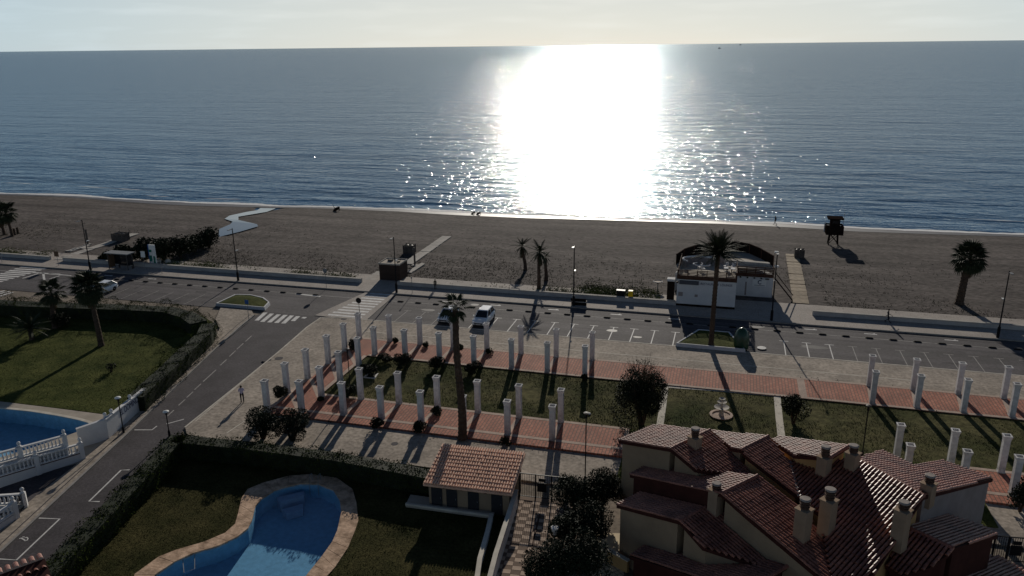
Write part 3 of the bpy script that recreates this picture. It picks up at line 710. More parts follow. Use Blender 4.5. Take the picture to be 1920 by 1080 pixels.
H0 = onplane(1542, 889, G0, nrm(-E2)); H_ap = Vector((H0.x, H0.y, ht(H0.x, H0.y, 858)))
slope('H', H_ap, -E1, [(1446,826),(1462,819.5),(1593,836),(1556,859),(1489,854)])
M0 = onplane(1772, 964, J0-E1*0.35, E1)
M_ap = onplane(1787, 1029, M0, nrm(E2))
slope('M_r', M_ap, E2, [(1700,989),(1768,964),(1838,985),(1871,1004),(1787,1029)])
M_rd = onplane(1700, 989, M0, nrm(E2))
slope('M_l', M_ap, -E2, [(1700,989),(1787,1029),(1778,1040),(1742,1066),(1690,1080),(1660,1060)])
N_ap = Vector(M_ap)-E1*0.0; N_ap = onplane(1870, 1043, M_ap-E1*0.6, E1)
N0 = onplane(1716, 1066, N_ap, nrm(E2))
slope('N_r', N_ap, E2, [(1716,1066),(1868,1042),(1930,1075),(1960,1095),(1780,1120)])
slope('N_l', N0, -E2, [(1716,1066),(1780,1120),(1690,1120),(1660,1090)])

hb = tag(thing('tiled_house', 'stepped house with many red tiled roofs and cowled chimneys, lower right', 'house', (A0.x, A0.y, 0)), group=None)
def clipspan(poly2, s_):
    ts = []
    n_ = len(poly2)
    for i in range(n_):
        (s0, t0), (s1, t1) = poly2[i], poly2[(i+1) % n_]
        if (s0 <= s_) != (s1 <= s_): ts.append(t0+(t1-t0)*(s_-s0)/(s1-s0))
    ts.sort(); return list(zip(ts[0::2], ts[1::2]))
def tiles(parent, P_, n_, down, mat, pitch=0.24, L_=0.42, rad=0.092, seg=6, name='roof_tiles', lift=0.02, single=None):
    d = (down-n_*down.dot(n_)).normalized(); a = n_.cross(d).normalized(); o = P_[0]
    p2_ = [((p-o).dot(a), (p-o).dot(d)) for p in P_]
    s0, s1 = min(p[0] for p in p2_), max(p[0] for p in p2_); V = []; Fc = []
    s_ = s0+pitch*0.5
    while s_ < s1:
        for t0, t1 in clipspan(p2_, s_):
            k = 0; t_ = t0
            while t_ < t1-0.06:
                te = min(t_+L_, t1); j = rng.normal(scale=0.006, size=3)
                base = len(V)
                for tt, rr, hh in ((t_-0.03, rad*0.86, 0.0), (te, rad*1.06, 0.035)):
                    for q in range(seg+1):
                        an = math.pi*q/seg
                        V.append(o+a*(s_+math.cos(an)*rr+j[0])+d*tt+n_*(math.sin(an)*rr*1.15+hh*0.5+lift+j[1]))
                for q in range(seg): Fc.append((base+q, base+q+1, base+seg+2+q, base+seg+1+q))
                Fc.append(tuple(base+seg+1+q for q in range(seg+1))[::-1])
                t_ += L_
        s_ += pitch
    mb = MB(); mb.add(V, Fc); o_ = mb.build(name, mat, parent, True); o_['kind'] = 'stuff'; return o_
def shrink(P_, dist):
    c_ = sum(P_, Vector())/len(P_); out_ = []
    for p in P_:
        v = p-c_; L_ = Vector((v.x, v.y, 0)).length; out_.append(c_+v*max(0.2, (L_-dist)/L_))
    return out_
def roof(parent, key, mat='tile', wall=None, ov=0.28, zb=0.0, thick=0.22, pitch=0.24):
    P_, n_, down = SLP[key]
    mb = MB(); mb.extr([p for p in P_], (0, 0, -thick)); rs = mb.build('roof_slope', ['fascia_and_shade'], parent, True)
    mb = MB(); mb.extr([p+n_*0.004+(sum(P_, Vector())/len(P_)-p).normalized()*0.03 for p in P_], n_*0.012)
    bed = mb.build('tile_bed', 'tile_bed', None); bed.parent = rs; bed.data.transform(Matrix.Translation(-parent.location))
    o_ = tiles(parent, P_, n_, down, mat, pitch); o_.parent = rs
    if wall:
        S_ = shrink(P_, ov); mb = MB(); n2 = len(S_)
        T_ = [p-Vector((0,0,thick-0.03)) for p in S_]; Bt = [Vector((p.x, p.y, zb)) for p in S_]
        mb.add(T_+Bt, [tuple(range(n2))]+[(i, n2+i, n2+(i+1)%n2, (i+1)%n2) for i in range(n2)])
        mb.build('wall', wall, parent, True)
    return rs
for k_, w_ in (('A_l','render_cream'),('A_r','render_cream'),('B_l','fascia_and_shade'),('B_r','render_cream'),('D_l','render_cream'),('D_r','render_cream'),('C_l','fascia_and_shade'),
               ('F_l','render_cream'),('F_r','render_ochre'),('G','render_ochre'),('J','render_grey'),('H','render_ochre'),('M_r','fascia_and_shade'),('M_l','fascia_and_shade'),('N_r','fascia_and_shade'),('N_l','fascia_and_shade')):  # walls of B_l, C_l, M and N: shaded voids put in as dark colour
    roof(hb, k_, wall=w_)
def ridge(parent, p, q, r_=0.12, mat='ridge_tile'):
    mb = MB(); n_ = max(2, int((q-p).length/0.42))
    for k in range(n_):
        a_, b_ = p.lerp(q, k/n_), p.lerp(q, (k+1.08)/n_); mb.tube([a_+UP*0.03, b_+UP*0.05], [r_*0.9, r_], 8)
    return mb.build('ridge_tiles', mat, parent, True)
for k_, i, j in (('A_l',3,2),('B_l',4,3),('D_l',3,2),('F_l',2,1),('J',0,2),('H',3,2),('M_r',0,4),('C_l',4,3),('N_r',0,4)):
    ridge(hb, SLP[k_][0][i], SLP[k_][0][j])
def valley(p, q, off_=0.06):
    mb = MB(); mb.tube([p+UP*off_, p.lerp(q, .5)+UP*off_, q+UP*off_], 0.07, 6); mb.build('valley_mortar', 'cowl_top', hb, True)
valley(SLP['F_r'][0][2], SLP['F_r'][0][3]); valley(SLP['B_r'][0][3], SLP['B_r'][0][4])
# chimneys: rendered shaft, round slatted cowl and its cap
def chimney(key, bx, by, ty, py_, w_=0.66):
    P_, n_, down = SLP[key]; b_ = onplane(bx, by, P_[0], n_)
    z1 = ht(b_.x, b_.y, ty); z2 = ht(b_.x, b_.y, py_)
    e = bpy.data.objects.new('chimney', None); COL.objects.link(e); e.parent = hb; e.location = b_-hb.location; e.rotation_euler = (0,0,TH)
    mb = MB(); mb.box((0, 0, (z1-b_.z)/2-0.4), (w_, w_, z1-b_.z+0.8)); mb.box((0, 0, z1-b_.z+0.03), (w_+0.1, w_+0.1, 0.08)); mb.build('shaft', 'chimney', e)
    h_ = z2-z1; mb = MB(); r_ = w_*0.36
    mb.lathe([(r_*0.9, 0.05), (r_*0.9, h_-0.1)], (0, 0, z1-b_.z), 14)
    for k in range(3): mb.lathe([(r_*1.1, h_*(0.25+0.22*k)), (r_*1.16, h_*(0.25+0.22*k)+0.07)], (0, 0, z1-b_.z), 14)
    mb.build('cowl', 'cowl', e)
    mb = MB(); mb.lathe([(r_*1.2, h_-0.1), (r_*1.22, h_-0.03), (r_*1.0, h_)], (0, 0, z1-b_.z), 16); mb.build('cowl_cap', 'cowl_top', e)
chimney('A_r', 1302, 838, 820, 802); chimney('D_r', 1340, 962, 919, 905); chimney('G', 1543, 888, 857, 836); chimney('G', 1596, 878, 850, 834)
chimney('B_r', 1502, 1011, 955, 934, 0.70); chimney('G', 1548, 996, 938, 916, 0.70); chimney('G', 1686, 1006, 957, 940, 0.68); chimney('J', 1739, 925, 907, 890)
# window opening in the near corner and a doorway below
p_ = onplane(1196, 920, B_ap+E2*0.2, E2)

# ------------------------------------------------------------------ pool hut with pale tiled roof
RP = [g(821.5, 868.5, 3.0)]
hd = (g(960,927,2.55)-g(793,907.5,2.55)); hd.z = 0; hd.normalize(); hn = Vector((-hd.y, hd.x, 0))
e0, e1_ = g(793, 907.5, 2.05), g(960, 927, 2.05)
r0 = onplane(821.5, 868.5, e0, (UP-(-hn)*-1*0.0).normalized()) if False else None
dpt = 4.6; rise = 0.8
q0 = e0+hn*dpt+UP*rise; q1 = e1_+hn*dpt+UP*rise
dn = (-hn); SLP['hut'] = ([e0, e1_, q1, q0], (UP*dpt-hn*rise).normalized(), -hn)
hut = thing('pool_hut', 'small cream changing hut with pale tiled roof and four dark doors', 'hut', (e0.x, e0.y, 0))
P_, n_, dw = SLP['hut']
mb = MB(); mb.extr(P_, (0,0,-0.16)); rs = mb.build('roof', 'tile_pale', hut, True)
o_ = tiles(hut, P_, n_, -hn, 'tile_pale', 0.2, 0.42, 0.088); o_.parent = rs
mb = MB(); ov = 0.35
w4 = [e0+hd*0.3+hn*ov, e1_-hd*0.3+hn*ov, q1-hd*0.3-hn*0.2, q0+hd*0.3-hn*0.2]
mb.add([(p.x, p.y, 0) for p in w4]+[(p.x, p.y, p.z-0.1+(0.065 if i < 2 else -0.03)) for i, p in enumerate(w4)], [(4,5,6,7),(0,1,5,4),(1,2,6,5),(2,3,7,6),(3,0,4,7)])
mb.build('wall', 'render_cream', hut, True)
W_ = (w4[1]-w4[0]); L_ = W_.length
for f_ in (0.10, 0.29, 0.56, 0.85):
    c_ = w4[0]+W_*f_-hn*0.0; mb = MB(); mb.box((0, 0, 0), (0.82, 0.06, 1.62), 0)
    d_ = mb.build('door', 'door', hut); d_.location = Vector((c_.x, c_.y, 0.83))-hut.location-hn*0.02; d_.rotation_euler = (0,0,math.atan2(hd.y, hd.x))
    mb = MB(); mb.tube([(0.3,-0.05,0),(0.3,-0.05,0.12)], 0.02, 6); h_ = mb.build('handle', 'grey_metal', d_)
for f_ in (0.2, 0.42, 0.72):
    c_ = w4[0]+W_*f_; mb = MB(); mb.box((0,0,0), (0.22, 0.12, 0.2)); l_ = mb.build('wall_lamp', 'black_metal', hut); l_.location = Vector((c_.x, c_.y, 1.8))-hut.location-hn*0.06; l_.rotation_euler = (0,0,math.atan2(hd.y, hd.x))
mb = MB(); tp = [g(770,932), g(761,951), g(922,973), g(935,955)]; mb.prism([(p.x,p.y) for p in tp], -0.05, 0.22); mb.build('step', 'terrace', hut, True)
mb = MB(); ribbon(mb, [tp[1], tp[2]], 0.18, 0.2, 0.16); mb.build('step_edge', 'kerb_light', hut, True)
# low white wall between pool garden and the path
def wall_thing(name, label, pts, h, thick, mat='white_wall', cat='wall', cap=True, z0=0.0):
    t_ = thing(name, label, cat, (pts[0].x, pts[0].y, z0)); mb = MB(); ribbon(mb, pts, thick, z0-0.05, h+0.05); mb.build('wall', mat, t_, True)
    if cap: mb = MB(); ribbon(mb, pts, thick+0.1, z0+h, 0.06); mb.build('coping', 'kerb_light', t_, True)
    return t_
wp = [g(968, 948), g(957, 985), g(930, 1072), g(918, 1120)]
wall_thing('garden_wall', 'narrow white garden wall running along the checkered path beside the hut', wp, 1.3, 0.22)
wall_thing('garden_wall', 'lower pale wall bounding the lawn right of the pool, below the hut', [g(922,975), g(914,1010), g(900,1060), g(893,1110)], 0.5, 0.22)

# ------------------------------------------------------------------ checkered path, gates
PXa, PXb = g(964,935), g(1052,940)
pth = sheet('checkered_path', [tuple(p)[:2] for p in gp([(962,930),(1062,938),(1050,1100),(925,1100)])], 0.005, 'paver_dark')
o0 = g(968, 936); du = (g(1040, 943)-o0); du.z = 0; du.normalize(); dv = Vector((du.y, -du.x, 0))
me_p = [MB().box((0,0,0.012), (0.60,0.40,0.03)).mesh('paver', m_) for m_ in ('paver_light', 'paver_dark')]
for i in range(8):
    for j in range(26):
        p = o0+du*(0.3+0.63*i)+dv*(0.3+0.43*j); c_ = (i+j) % 2
        if c_ == 0 or rng.random() < 0.9:
            inst('paver', me_p[c_], pth, (p.x, p.y, 0.002+rng.uniform(0, 0.006)), (0, 0, math.atan2(du.y, du.x)+rng.normal(scale=0.01)))
mb = MB(); ribbon(mb, gp([(1012,965),(1001,1010),(990,1075)]), 0.12, 0.03, 0.02); mb.build('drain_strip', 'cowl', pth)
def gate(px_base, tops, label, bars=26, sign=True):
    P_ = [g(*p) for p in px_base]; d_ = P_[-1]-P_[0]; L_ = d_.length; t_ = thing('metal_gate', label, 'gate', P_[0], math.atan2(d_.y, d_.x))
    H_ = ht(P_[0].x, P_[0].y, tops); fr = [(p-P_[0]).length for p in P_]
    for s_ in fr: mb = MB(); mb.box((s_, 0, H_/2), (0.10, 0.10, H_)); mb.build('post', 'black_metal', t_)
    mb = MB(); mb.box((L_/2, 0, H_-0.03), (L_, 0.06, 0.06)); mb.build('rail', 'black_metal', t_)
    mb = MB(); mb.box((L_/2, 0, 0.15), (L_, 0.05, 0.05)); mb.build('rail', 'black_metal', t_)
    mb = MB(); s_ = 0.12
    while s_ < L_: mb.box((s_, 0, H_/2+0.05), (0.026, 0.026, H_-0.2)); s_ += 0.135
    b_ = mb.build('bars', 'black_metal', t_); b_['kind'] = 'stuff'
    if sign:
        mb = MB(); mb.box(((fr[1]+fr[2])/2-0.1, -0.04, H_-0.42), (0.5, 0.03, 0.28)); mb.build('plate', 'black_metal', t_)
        mb = MB(); mb.box(((fr[1]+fr[2])/2-0.1, -0.04, H_*0.5), (0.7, 0.02, 0.75)); mb.build('lock_panel', 'black_metal', t_)
    return t_
gate([(974,932),(1004,935),(1034,938),(1062,942)], 886, 'black barred metal gate between the pool hut and the dark trees')
gate([(1858,1052),(1884,1054),(1921,1057),(1950,1060)], 1004, 'black barred metal gate at the right edge, behind the house roofs')
pt = sheet('patio', [tuple(p)[:2] for p in gp([(1112,1000),(1166,1000),(1170,1085),(1106,1085)])], 0.006, 'patio')
mb = MB()
for k in range(-6, 12):
    a_ = g(1115, 1080)
    for sgn in (1, -1):
        p0 = a_+Vector((k*0.45, 0, 0)); ribbon(mb, [p0, p0+Vector((sgn*3.0, 3.0, 0))], 0.03, 0.012)
mb.build('tile_joint', 'paver_dark', pt)
ow = thing('ochre_wall', 'low ochre wall stub with a pale top beside the sunlit patio', 'wall', g(1150, 1062)); mb = MB(); mb.box((0.3, 0, 0.45), (1.6, 0.22, 0.9), R(-30)); mb.build('wall', 'render_ochre', ow); mb = MB(); mb.box((0.3, 0, 0.93), (1.7, 0.3, 0.07), R(-30)); mb.build('coping', 'kerb_light', ow)

# bottom-left corner roof: big single tiles told apart one by one
k0 = g(85, 1048, 3.2); cr_l = thing('corner_roof', 'corner of a red barrel tiled roof, bottom left', 'roof', (k0.x, k0.y, 0))
c1, c2, c3 = g(84, 1047, 3.2), g(118, 1084, 2.9), g(-5, 1079, 3.2)
al = (c1-c3); al.z = 0; al.normalize(); dwn = (c2-c1); dwn.z = 0; dwn.normalize()
if al.cross(dwn).z < 0: pass
dwn = Vector((al.y, -al.x, 0)); rp = [c1, c1+dwn*4-UP*1.0, c1-al*8+dwn*4-UP*1.0, c1-al*8]
rn = (UP*4+dwn*1.0).normalized()
mb = MB(); mb.extr(rp, (0,0,-0.2)); mb.build('roof_slope', 'fascia_and_shade', cr_l, True)
mb = MB(); P_ = shrink(rp, 0.4); mb.add([(p.x,p.y,p.z-0.2) for p in P_]+[(p.x,p.y,0) for p in P_], [(0,4,5,1),(1,5,6,2),(2,6,7,3),(3,7,4,0)]); mb.build('wall', 'render_cream', cr_l, True)
s_ = 0.2; dd3 = (dwn*4-UP*1.0).normalized()
me_t = MB(); V = []
for tt, rr, hh in ((0, 0.15, 0), (0.86, 0.165, 0.02)):
    for q in range(7): V.append((math.cos(math.pi*q/6)*rr, tt, math.sin(math.pi*q/6)*rr+hh))
me_t.add(V, [(q, q+1, q+8, q+7) for q in range(6)]+[tuple(range(7, 14))]); me_t = me_t.mesh('roof_tile', 'tile')
Mx = Matrix((al, dd3, al.cross(dd3) if al.cross(dd3).z > 0 else -al.cross(dd3))).transposed().to_euler()
while s_ < 7.5:
    for k in range(5):
        p = c1-al*s_+dd3*(0.84*k)-cr_l.location
        inst('roof_tile', me_t, cr_l, p+rn*0.01, Mx)
    s_ += 0.42
# ------------------------------------------------------------------ pergola pillars
PH = 3.18
mb = MB(); mb.box((0, 0, 1.36), (0.46, 0.46, 2.72)); mb.box((0,0,0.05), (0.52,0.52,0.12)); me_sh = mb.mesh('shaft', 'pillar_white')
mb = MB()
def ringbox(mb, w0, w1, z0, z1):
    a_, b_ = w0/2, w1/2
    mb.add([(-a_,-a_,z0),(a_,-a_,z0),(a_,a_,z0),(-a_,a_,z0),(-b_,-b_,z1),(b_,-b_,z1),(b_,b_,z1),(-b_,b_,z1)], [(0,1,5,4),(1,2,6,5),(2,3,7,6),(3,0,4,7)])
ringbox(mb, 0.46, 0.50, 2.72, 2.9); ringbox(mb, 0.50, 0.62, 2.9, PH-0.05); ringbox(mb, 0.62, 0.62, PH-0.05, PH)
i_, o_ = 0.22, 0.31
for a_, b_ in (((-o_,-o_),(o_,-i_)),((-o_,i_),(o_,o_)),((-o_,-i_),(-i_,i_)),((i_,-i_),(o_,i_))):
    mb.add([(a_[0],a_[1],PH),(b_[0],a_[1],PH),(b_[0],b_[1],PH),(a_[0],b_[1],PH)], [(0,1,2,3)])
mb.add([(-i_,-i_,PH-0.22),(i_,-i_,PH-0.22),(i_,i_,PH-0.22),(-i_,i_,PH-0.22),(-i_,-i_,PH),(i_,-i_,PH),(i_,i_,PH),(-i_,i_,PH)], [(0,1,2,3),(4,5,1,0),(5,6,2,1),(6,7,3,2),(7,4,0,3)])
me_cp = mb.mesh('flared_cap', 'pillar_white')
PIL = []
def pillar(p, label, group):
    t_ = thing('pergola_pillar', label, 'pillar', p, rng.normal(scale=0.015), group)
    inst('shaft', me_sh, t_); inst('flared_cap', me_cp, t_); PIL.append(p); return t_
def row(px, where, count_from, group, snap_y=None, snap_x=None, start=0):
    P_ = [g(a_, b_, ZB) for a_, b_ in px]
    for k, p in enumerate(P_):
        if snap_y is not None: p.y = snap_y
        if snap_x is not None: p.x = snap_x
        pillar(p, 'white square pillar, %s from the %s in the %s' % (ORD[k+start], count_from, where), group)
GL, GR = 'white pillars of the left pergola', 'white pillars of the right pergola'
row([(502,772),(539,737),(577,709),(616,681),(647,657),(674,636)], 'street side row of the left pergola', 'near end', GL)
row([(566,773),(603,745),(638,714),(673,686)], 'inner row beside the street side walk', 'near end', GL)
row([(730,641),(788,645),(850,651),(912,658),(976,664),(1042,670),(1109,677)], 'seaward outer row of the left pergola', 'left', GL, snap_y=77.75)
row([(703,664),(765,665),(828,672),(893,677),(960,688),(1027,694),(1097,701)], 'seaward inner row of the left pergola', 'left', GL, snap_y=73.7)
row([(673,752),(744,761),(816,770),(892,779),(969,789),(1049,796)], 'lawn side row of the near walk', 'left', GL, snap_y=62.75)
row([(639,782),(712,789),(788,797),(868,806),(948,820),(1032,831)], 'nearest row of the left pergola', 'left', GL, snap_y=59.35)
row([(1630,725),(1713,734),(1798,742),(1884,750)], 'seaward outer row of the right pergola', 'left', GR, snap_y=77.75)
row([(1635,755),(1719,764),(1806,772),(1897,781)], 'seaward inner row of the right pergola', 'left', GR, snap_y=73.7)
row([(1678,857),(1778,868),(1881,893)], 'lawn side row behind the house roofs', 'left', GR, snap_y=62.75)
row([(1690,884),(1797,905),(1903,935)], 'nearest row right of the house roofs', 'left', GR, snap_y=59.35)
# diagonal pale bands that link the pillars of each pair
for a_, b_ in zip([PIL[i] for i in range(10, 17)], [PIL[i] for i in range(17, 24)]):
    mb = MB(); ribbon(mb, [a_+Vector((0,-.35,0)), b_+Vector((0,.3,0))], 0.4, ZB+0.006); mb.build('stone_band', 'band', W1)
for a_, b_ in zip([PIL[i] for i in range(24, 30)], [PIL[i] for i in range(30, 36)]):
    mb = MB(); ribbon(mb, [a_+Vector((0,-.35,0)), b_+Vector((0,.3,0))], 0.4, ZB+0.006); mb.build('stone_band', 'band', W3)
for a_, b_ in zip([PIL[i] for i in range(36, 40)], [PIL[i] for i in range(40, 44)]):
    mb = MB(); ribbon(mb, [a_+Vector((0,-.35,0)), b_+Vector((0,.3,0))], 0.4, ZB+0.006); mb.build('stone_band', 'band', W1)
for a_, b_ in zip([PIL[i] for i in (1,2,3,4)], [PIL[i] for i in (6,7,8,9)]):
    mb = MB(); ribbon(mb, [a_+Vector((.35,0,0)), b_+Vector((-.3,0,0))], 0.4, ZB+0.006); mb.build('stone_band', 'band', W2)

# ------------------------------------------------------------------ lamps
def tall_lamp(p, label, H_, low=True, group='tall street lamps on the promenade'):
    t_ = thing('street_lamp', label, 'street lamp', p, 0, group)
    mb = MB(); mb.lathe([(0.17,0),(0.17,1.25),(0.10,1.35)], n=10); mb.build('base_sleeve', 'black_metal', t_)
    mb = MB(); mb.tube([(0,0,1.3),(0,0,H_)], [0.085,0.06], 8); mb.build('pole', 'black_metal', t_)
    mb = MB(); mb.tube([(0,0,H_-0.12),(0,-0.45,H_-0.1)], 0.03, 6); mb.build('arm', 'black_metal', t_)
    mb = MB(); mb.box((0,-0.75,H_-0.08), (0.28,0.7,0.07)); h_ = mb.build('lamp_head', 'grey_metal', t_)
    mb = MB(); mb.box((0,-0.75,H_-0.125), (0.2,0.5,0.02)); mb.build('lens', 'lamp_glass', h_)
    if low:
        mb = MB(); mb.tube([(0,0,H_*0.56),(0,0.3,H_*0.565)], 0.025, 6); mb.box((0,0.5,H_*0.57), (0.22,0.42,0.07)); mb.build('path_lamp_head', 'lamp_glass', t_)
    return t_
for bx, by, ty, lab in ((176,503,412,'tall black street lamp left of the bus shelter'), (451,524,428,'tall black street lamp right of the green and white totem'), (744,548,444,'tall black street lamp in front of the boxed kiosk'),
                        (1073,577,460,'tall black street lamp standing by the stone bench'), (1446,598,472,'tall black street lamp at the right corner of the restaurant'), (1870,632,508,'tall black street lamp near the right edge of the promenade')):
    p = g(bx, by, 0.13); p.y = 95.75; tall_lamp(p, lab, ht(p.x, p.y, ty)-0.13)
def park_lamp(p, top, label, head='globe', group='low park lamps'):
    H_ = ht(p.x, p.y, top)-p.z; t_ = thing('park_lamp', label, 'park lamp', p, 0, group)
    mb = MB(); mb.lathe([(0.11,0),(0.10,0.5),(0.06,0.6)], n=8); mb.build('base', 'black_metal', t_)
    mb = MB(); mb.tube([(0,0,0.5),(0,0,H_-0.35)], 0.045, 8); mb.build('pole', 'black_metal', t_)
    if head == 'disc':
        mb = MB(); mb.lathe([(0.05,-0.42),(0.10,-0.2),(0.24,-0.12),(0.25,-0.06)], (0,0,H_), 12); mb.build('lamp_body', 'black_metal', t_)
        mb = MB(); mb.lathe([(0.27,-0.06),(0.25,0.0),(0.12,0.06),(0.02,0.08)], (0,0,H_), 12); mb.build('lamp_cap', 'lamp_glass', t_)
    elif head == 'cup':
        mb = MB(); mb.lathe([(0.10,-0.5),(0.16,-0.3),(0.24,0.0)], (0,0,H_), 12); mb.build('lamp_bowl', 'lamp_glass', t_)
        mb = MB(); mb.lathe([(0.27,0.0),(0.27,0.05),(0.05,0.10)], (0,0,H_), 12); mb.build('lamp_cap', 'white_wall', t_)
    else:
        mb = MB(); mb.lathe([(0.05,-0.4),(0.09,-0.3),(0.09,0.0),(0.22,0.02),(0.22,0.08),(0.04,0.12)], (0,0,H_), 10); mb.build('lamp_head', 'black_metal', t_)
    return t_
park_lamp(g(232, 811, 0.12), 745, 'slim lamp with pale disc head in front of the lettered white wall', 'disc')
park_lamp(g(318, 818, 0.0), 771, 'slim lamp with pale disc head behind the clipped hedge corner', 'disc')
park_lamp(g(1040, 1052), 990, 'cup shaped white lamp among the dark trees by the checkered path', 'cup')
park_lamp(g(657, 732, ZB), 655, 'thin dark lamp post inside the left pergola corner', 'dark')
park_lamp(g(1097, 905, 0.1), 776, 'thin dark lamp post on the plaza left of the house', 'dark')
park_lamp(g(1616, 858, 0.17), 762, 'thin dark lamp post on the lawn behind the house roofs', 'dark')

# ------------------------------------------------------------------ signs and small street furniture
def sign(p, top, label, shape, mat, w_=0.6, h_=0.6, rot=0.0, pole=0.035, name='road_sign', cat='road sign'):
    H_ = ht(p.x, p.y, top)-p.z; t_ = thing(name, label, cat, p, rot)
    mb = MB(); mb.tube([(0,0,0),(0,0,H_)], pole, 6); mb.build('post', 'grey_metal' if mat != 'black_metal' else 'black_metal', t_)
    if shape == 'disc':
        mb = MB(); n_ = 16; mb.extr([(w_/2*math.cos(2*math.pi*k/n_), -0.05, H_-w_/2+w_/2*math.sin(2*math.pi*k/n_)) for k in range(n_)], (0, 0.025, 0)); mb.build('plate', mat, t_)
    elif shape == 'rect':
        mb = MB(); mb.box((0, -0.06, H_-h_/2), (w_, 0.03, h_)); mb.build('plate', mat, t_)
    return t_
PZ = 0.13
sign(g(612,540,PZ), 503, 'round traffic sign on a thin post before the grassy verge', 'disc', 'grey_metal', 0.65)
sign(g(773,550,PZ), 519, 'thin grey post right of the boxed kiosk', 'rect', 'grey_metal', 0.18, 0.25)
sign(g(110,498,PZ), 471, 'square brown sign on a thin post at the left wall gap', 'rect', 'sign_brown', 0.85, 0.85)
sign(g(273,508,PZ), 471, 'square pale sign plate on a post right of the bus shelter', 'rect', 'lamp_glass', 0.75, 0.95)
sign(g(304,513,PZ), 484, 'bare thin post in front of the green and white totem', 'rect', 'grey_metal', 0.12, 0.3)
p = g(676, 613, 0.1); sign(p, 558, 'round dark road sign seen above the corner pillar', 'disc', 'black_metal', 0.72)
sign(g(467,602,0.12), 562, 'bluish square crossing sign beside the left traffic island', 'rect', 'sign_blue', 0.5, 0.55)
sign(g(4,492,PZ), 474, 'thin post at the far left of the promenade', 'rect', 'grey_metal', 0.3, 0.3)
def beach_pole(px_, py_, top, label):
    p = gb(px_, py_); H_ = ht(p.x, p.y, top)-p.z; t_ = thing('beach_shower', label, 'beach shower', p)
    mb = MB(); mb.box((0,0,0.06), (0.9,0.9,0.16)); mb.build('plinth', 'concrete', t_)
    mb = MB(); mb.box((0,0,H_/2), (0.22,0.22,H_)); mb.build('column', 'wood_grey', t_)
    mb = MB(); mb.tube([(0,-0.1,H_-0.2),(0,-0.45,H_-0.15),(0,-0.5,H_-0.25)], 0.03, 6); mb.build('shower_head', 'grey_metal', t_)
beach_pole(778, 498, 464, 'grey wooden shower column on the slab behind the boxed kiosk')
beach_pole(165, 459, 430, 'grey wooden shower column beside the left boardwalk')
for pts, lab in (([(763,511),(791,495),(797,497),(771,513)], 'small sunlit concrete slab under the shower beside the kiosk'),):
    t_ = thing('concrete_slab', lab, 'slab', gb(*pts[0])); mb = MB(); q = [gb(*a_) for a_ in pts]; mb.prism([(a_.x,a_.y) for a_ in q], -0.2, 0.10); mb.build('slab', 'concrete', t_, True)

# bus shelter
p = g(224, 505, PZ); a_, b_ = g(209, 503, PZ), g(243, 506, PZ); L_ = (b_-a_).x
t_ = thing('bus_shelter', 'bus shelter with flat pale roof and dark back panel by the kerb', 'bus shelter', Vector((a_.x+L_/2, 97.3, PZ)))
H_ = 2.55
mb = MB(); mb.box((0, 0, H_), (L_+0.9, 1.7, 0.12)); mb.build('roof', 'grey_metal', t_)
for s_ in (-1, 1):
    for yy in (-0.6, 0.6): mb = MB(); mb.box((s_*L_/2, yy, H_/2), (0.1,0.1,H_)); mb.build('post', 'wood_grey', t_)
mb = MB(); mb.box((0, 0.62, 1.35), (L_-0.1, 0.05, 1.7)); mb.build('back_panel', 'glass_dark', t_)
mb = MB(); mb.box((-L_/2+0.1, 0, 1.2), (0.12, 1.1, 2.0)); mb.build('side_panel', 'sign_brown', t_)
mb = MB(); mb.box((0.3, 0.35, 0.5), (L_*0.6, 0.4, 0.06)); mb.box((-L_*0.2, .35, .25), (.08,.3,.5)); mb.box((L_*0.5, .35, .25), (.08,.3,.5)); mb.build('bench', 'wood_grey', t_)
# totem
p = g(306, 492, PZ); p.y = 99.9; H_ = ht(p.x, p.y, 459)-PZ
t_ = thing('information_totem', 'tall green and white information totem behind the sea wall', 'totem', p)
mb = MB(); mb.box((0,0,H_/2), (1.0,0.3,H_)); mb.build('panel', 'lamp_glass', t_)
mb = MB(); mb.box((-0.25,-0.16,H_*0.72), (0.5,0.02,H_*0.12)); mb.box((-0.28,-0.16,H_*0.36), (0.42,0.02,H_*0.28)); mb.box((0.33,-0.16,H_*0.25), (0.34,0.02,H_*0.45)); mb.build('green_print', 'sign_green', t_)
mb = MB(); mb.box((-0.58,0,H_/2), (0.14,0.34,H_)); mb.build('side_strip', 'sign_blue', t_)
mb = MB(); mb.box((0,0,0.12), (1.5,0.8,0.3)); mb.build('base', 'concrete', t_)
for k, (px_, py_) in enumerate(((297,493),(315,493))):
    t_ = thing('pale_boulder', ['pale stone left of the totem foot', 'pale stone right of the totem foot'][k], 'stone', g(px_, py_, 0.1)); mb = MB(); mb.lathe([(0.35,0),(0.5,0.2),(0.42,0.45),(0.15,0.6)], n=7); mb.build('stone', 'kerb_light', t_)
# stone bench
a_, b_ = g(1067, 575, PZ), g(1097, 578, PZ)
t_ = thing('stone_bench', 'block bench with pale seat under the lamp on the promenade', 'bench', Vector(((a_.x+b_.x)/2, 96.4, PZ)))
mb = MB(); mb.box((0,0,0.2), (1.9,0.65,0.4)); mb.build('plinth', 'wood_black', t_); mb = MB(); mb.box((0,0,0.45), (2.05,0.75,0.1)); mb.build('seat', 'concrete', t_)
mb = MB(); mb.box((0,-0.3,0.68), (2.0,0.08,0.38)); mb.build('backrest', 'wood_black', t_)
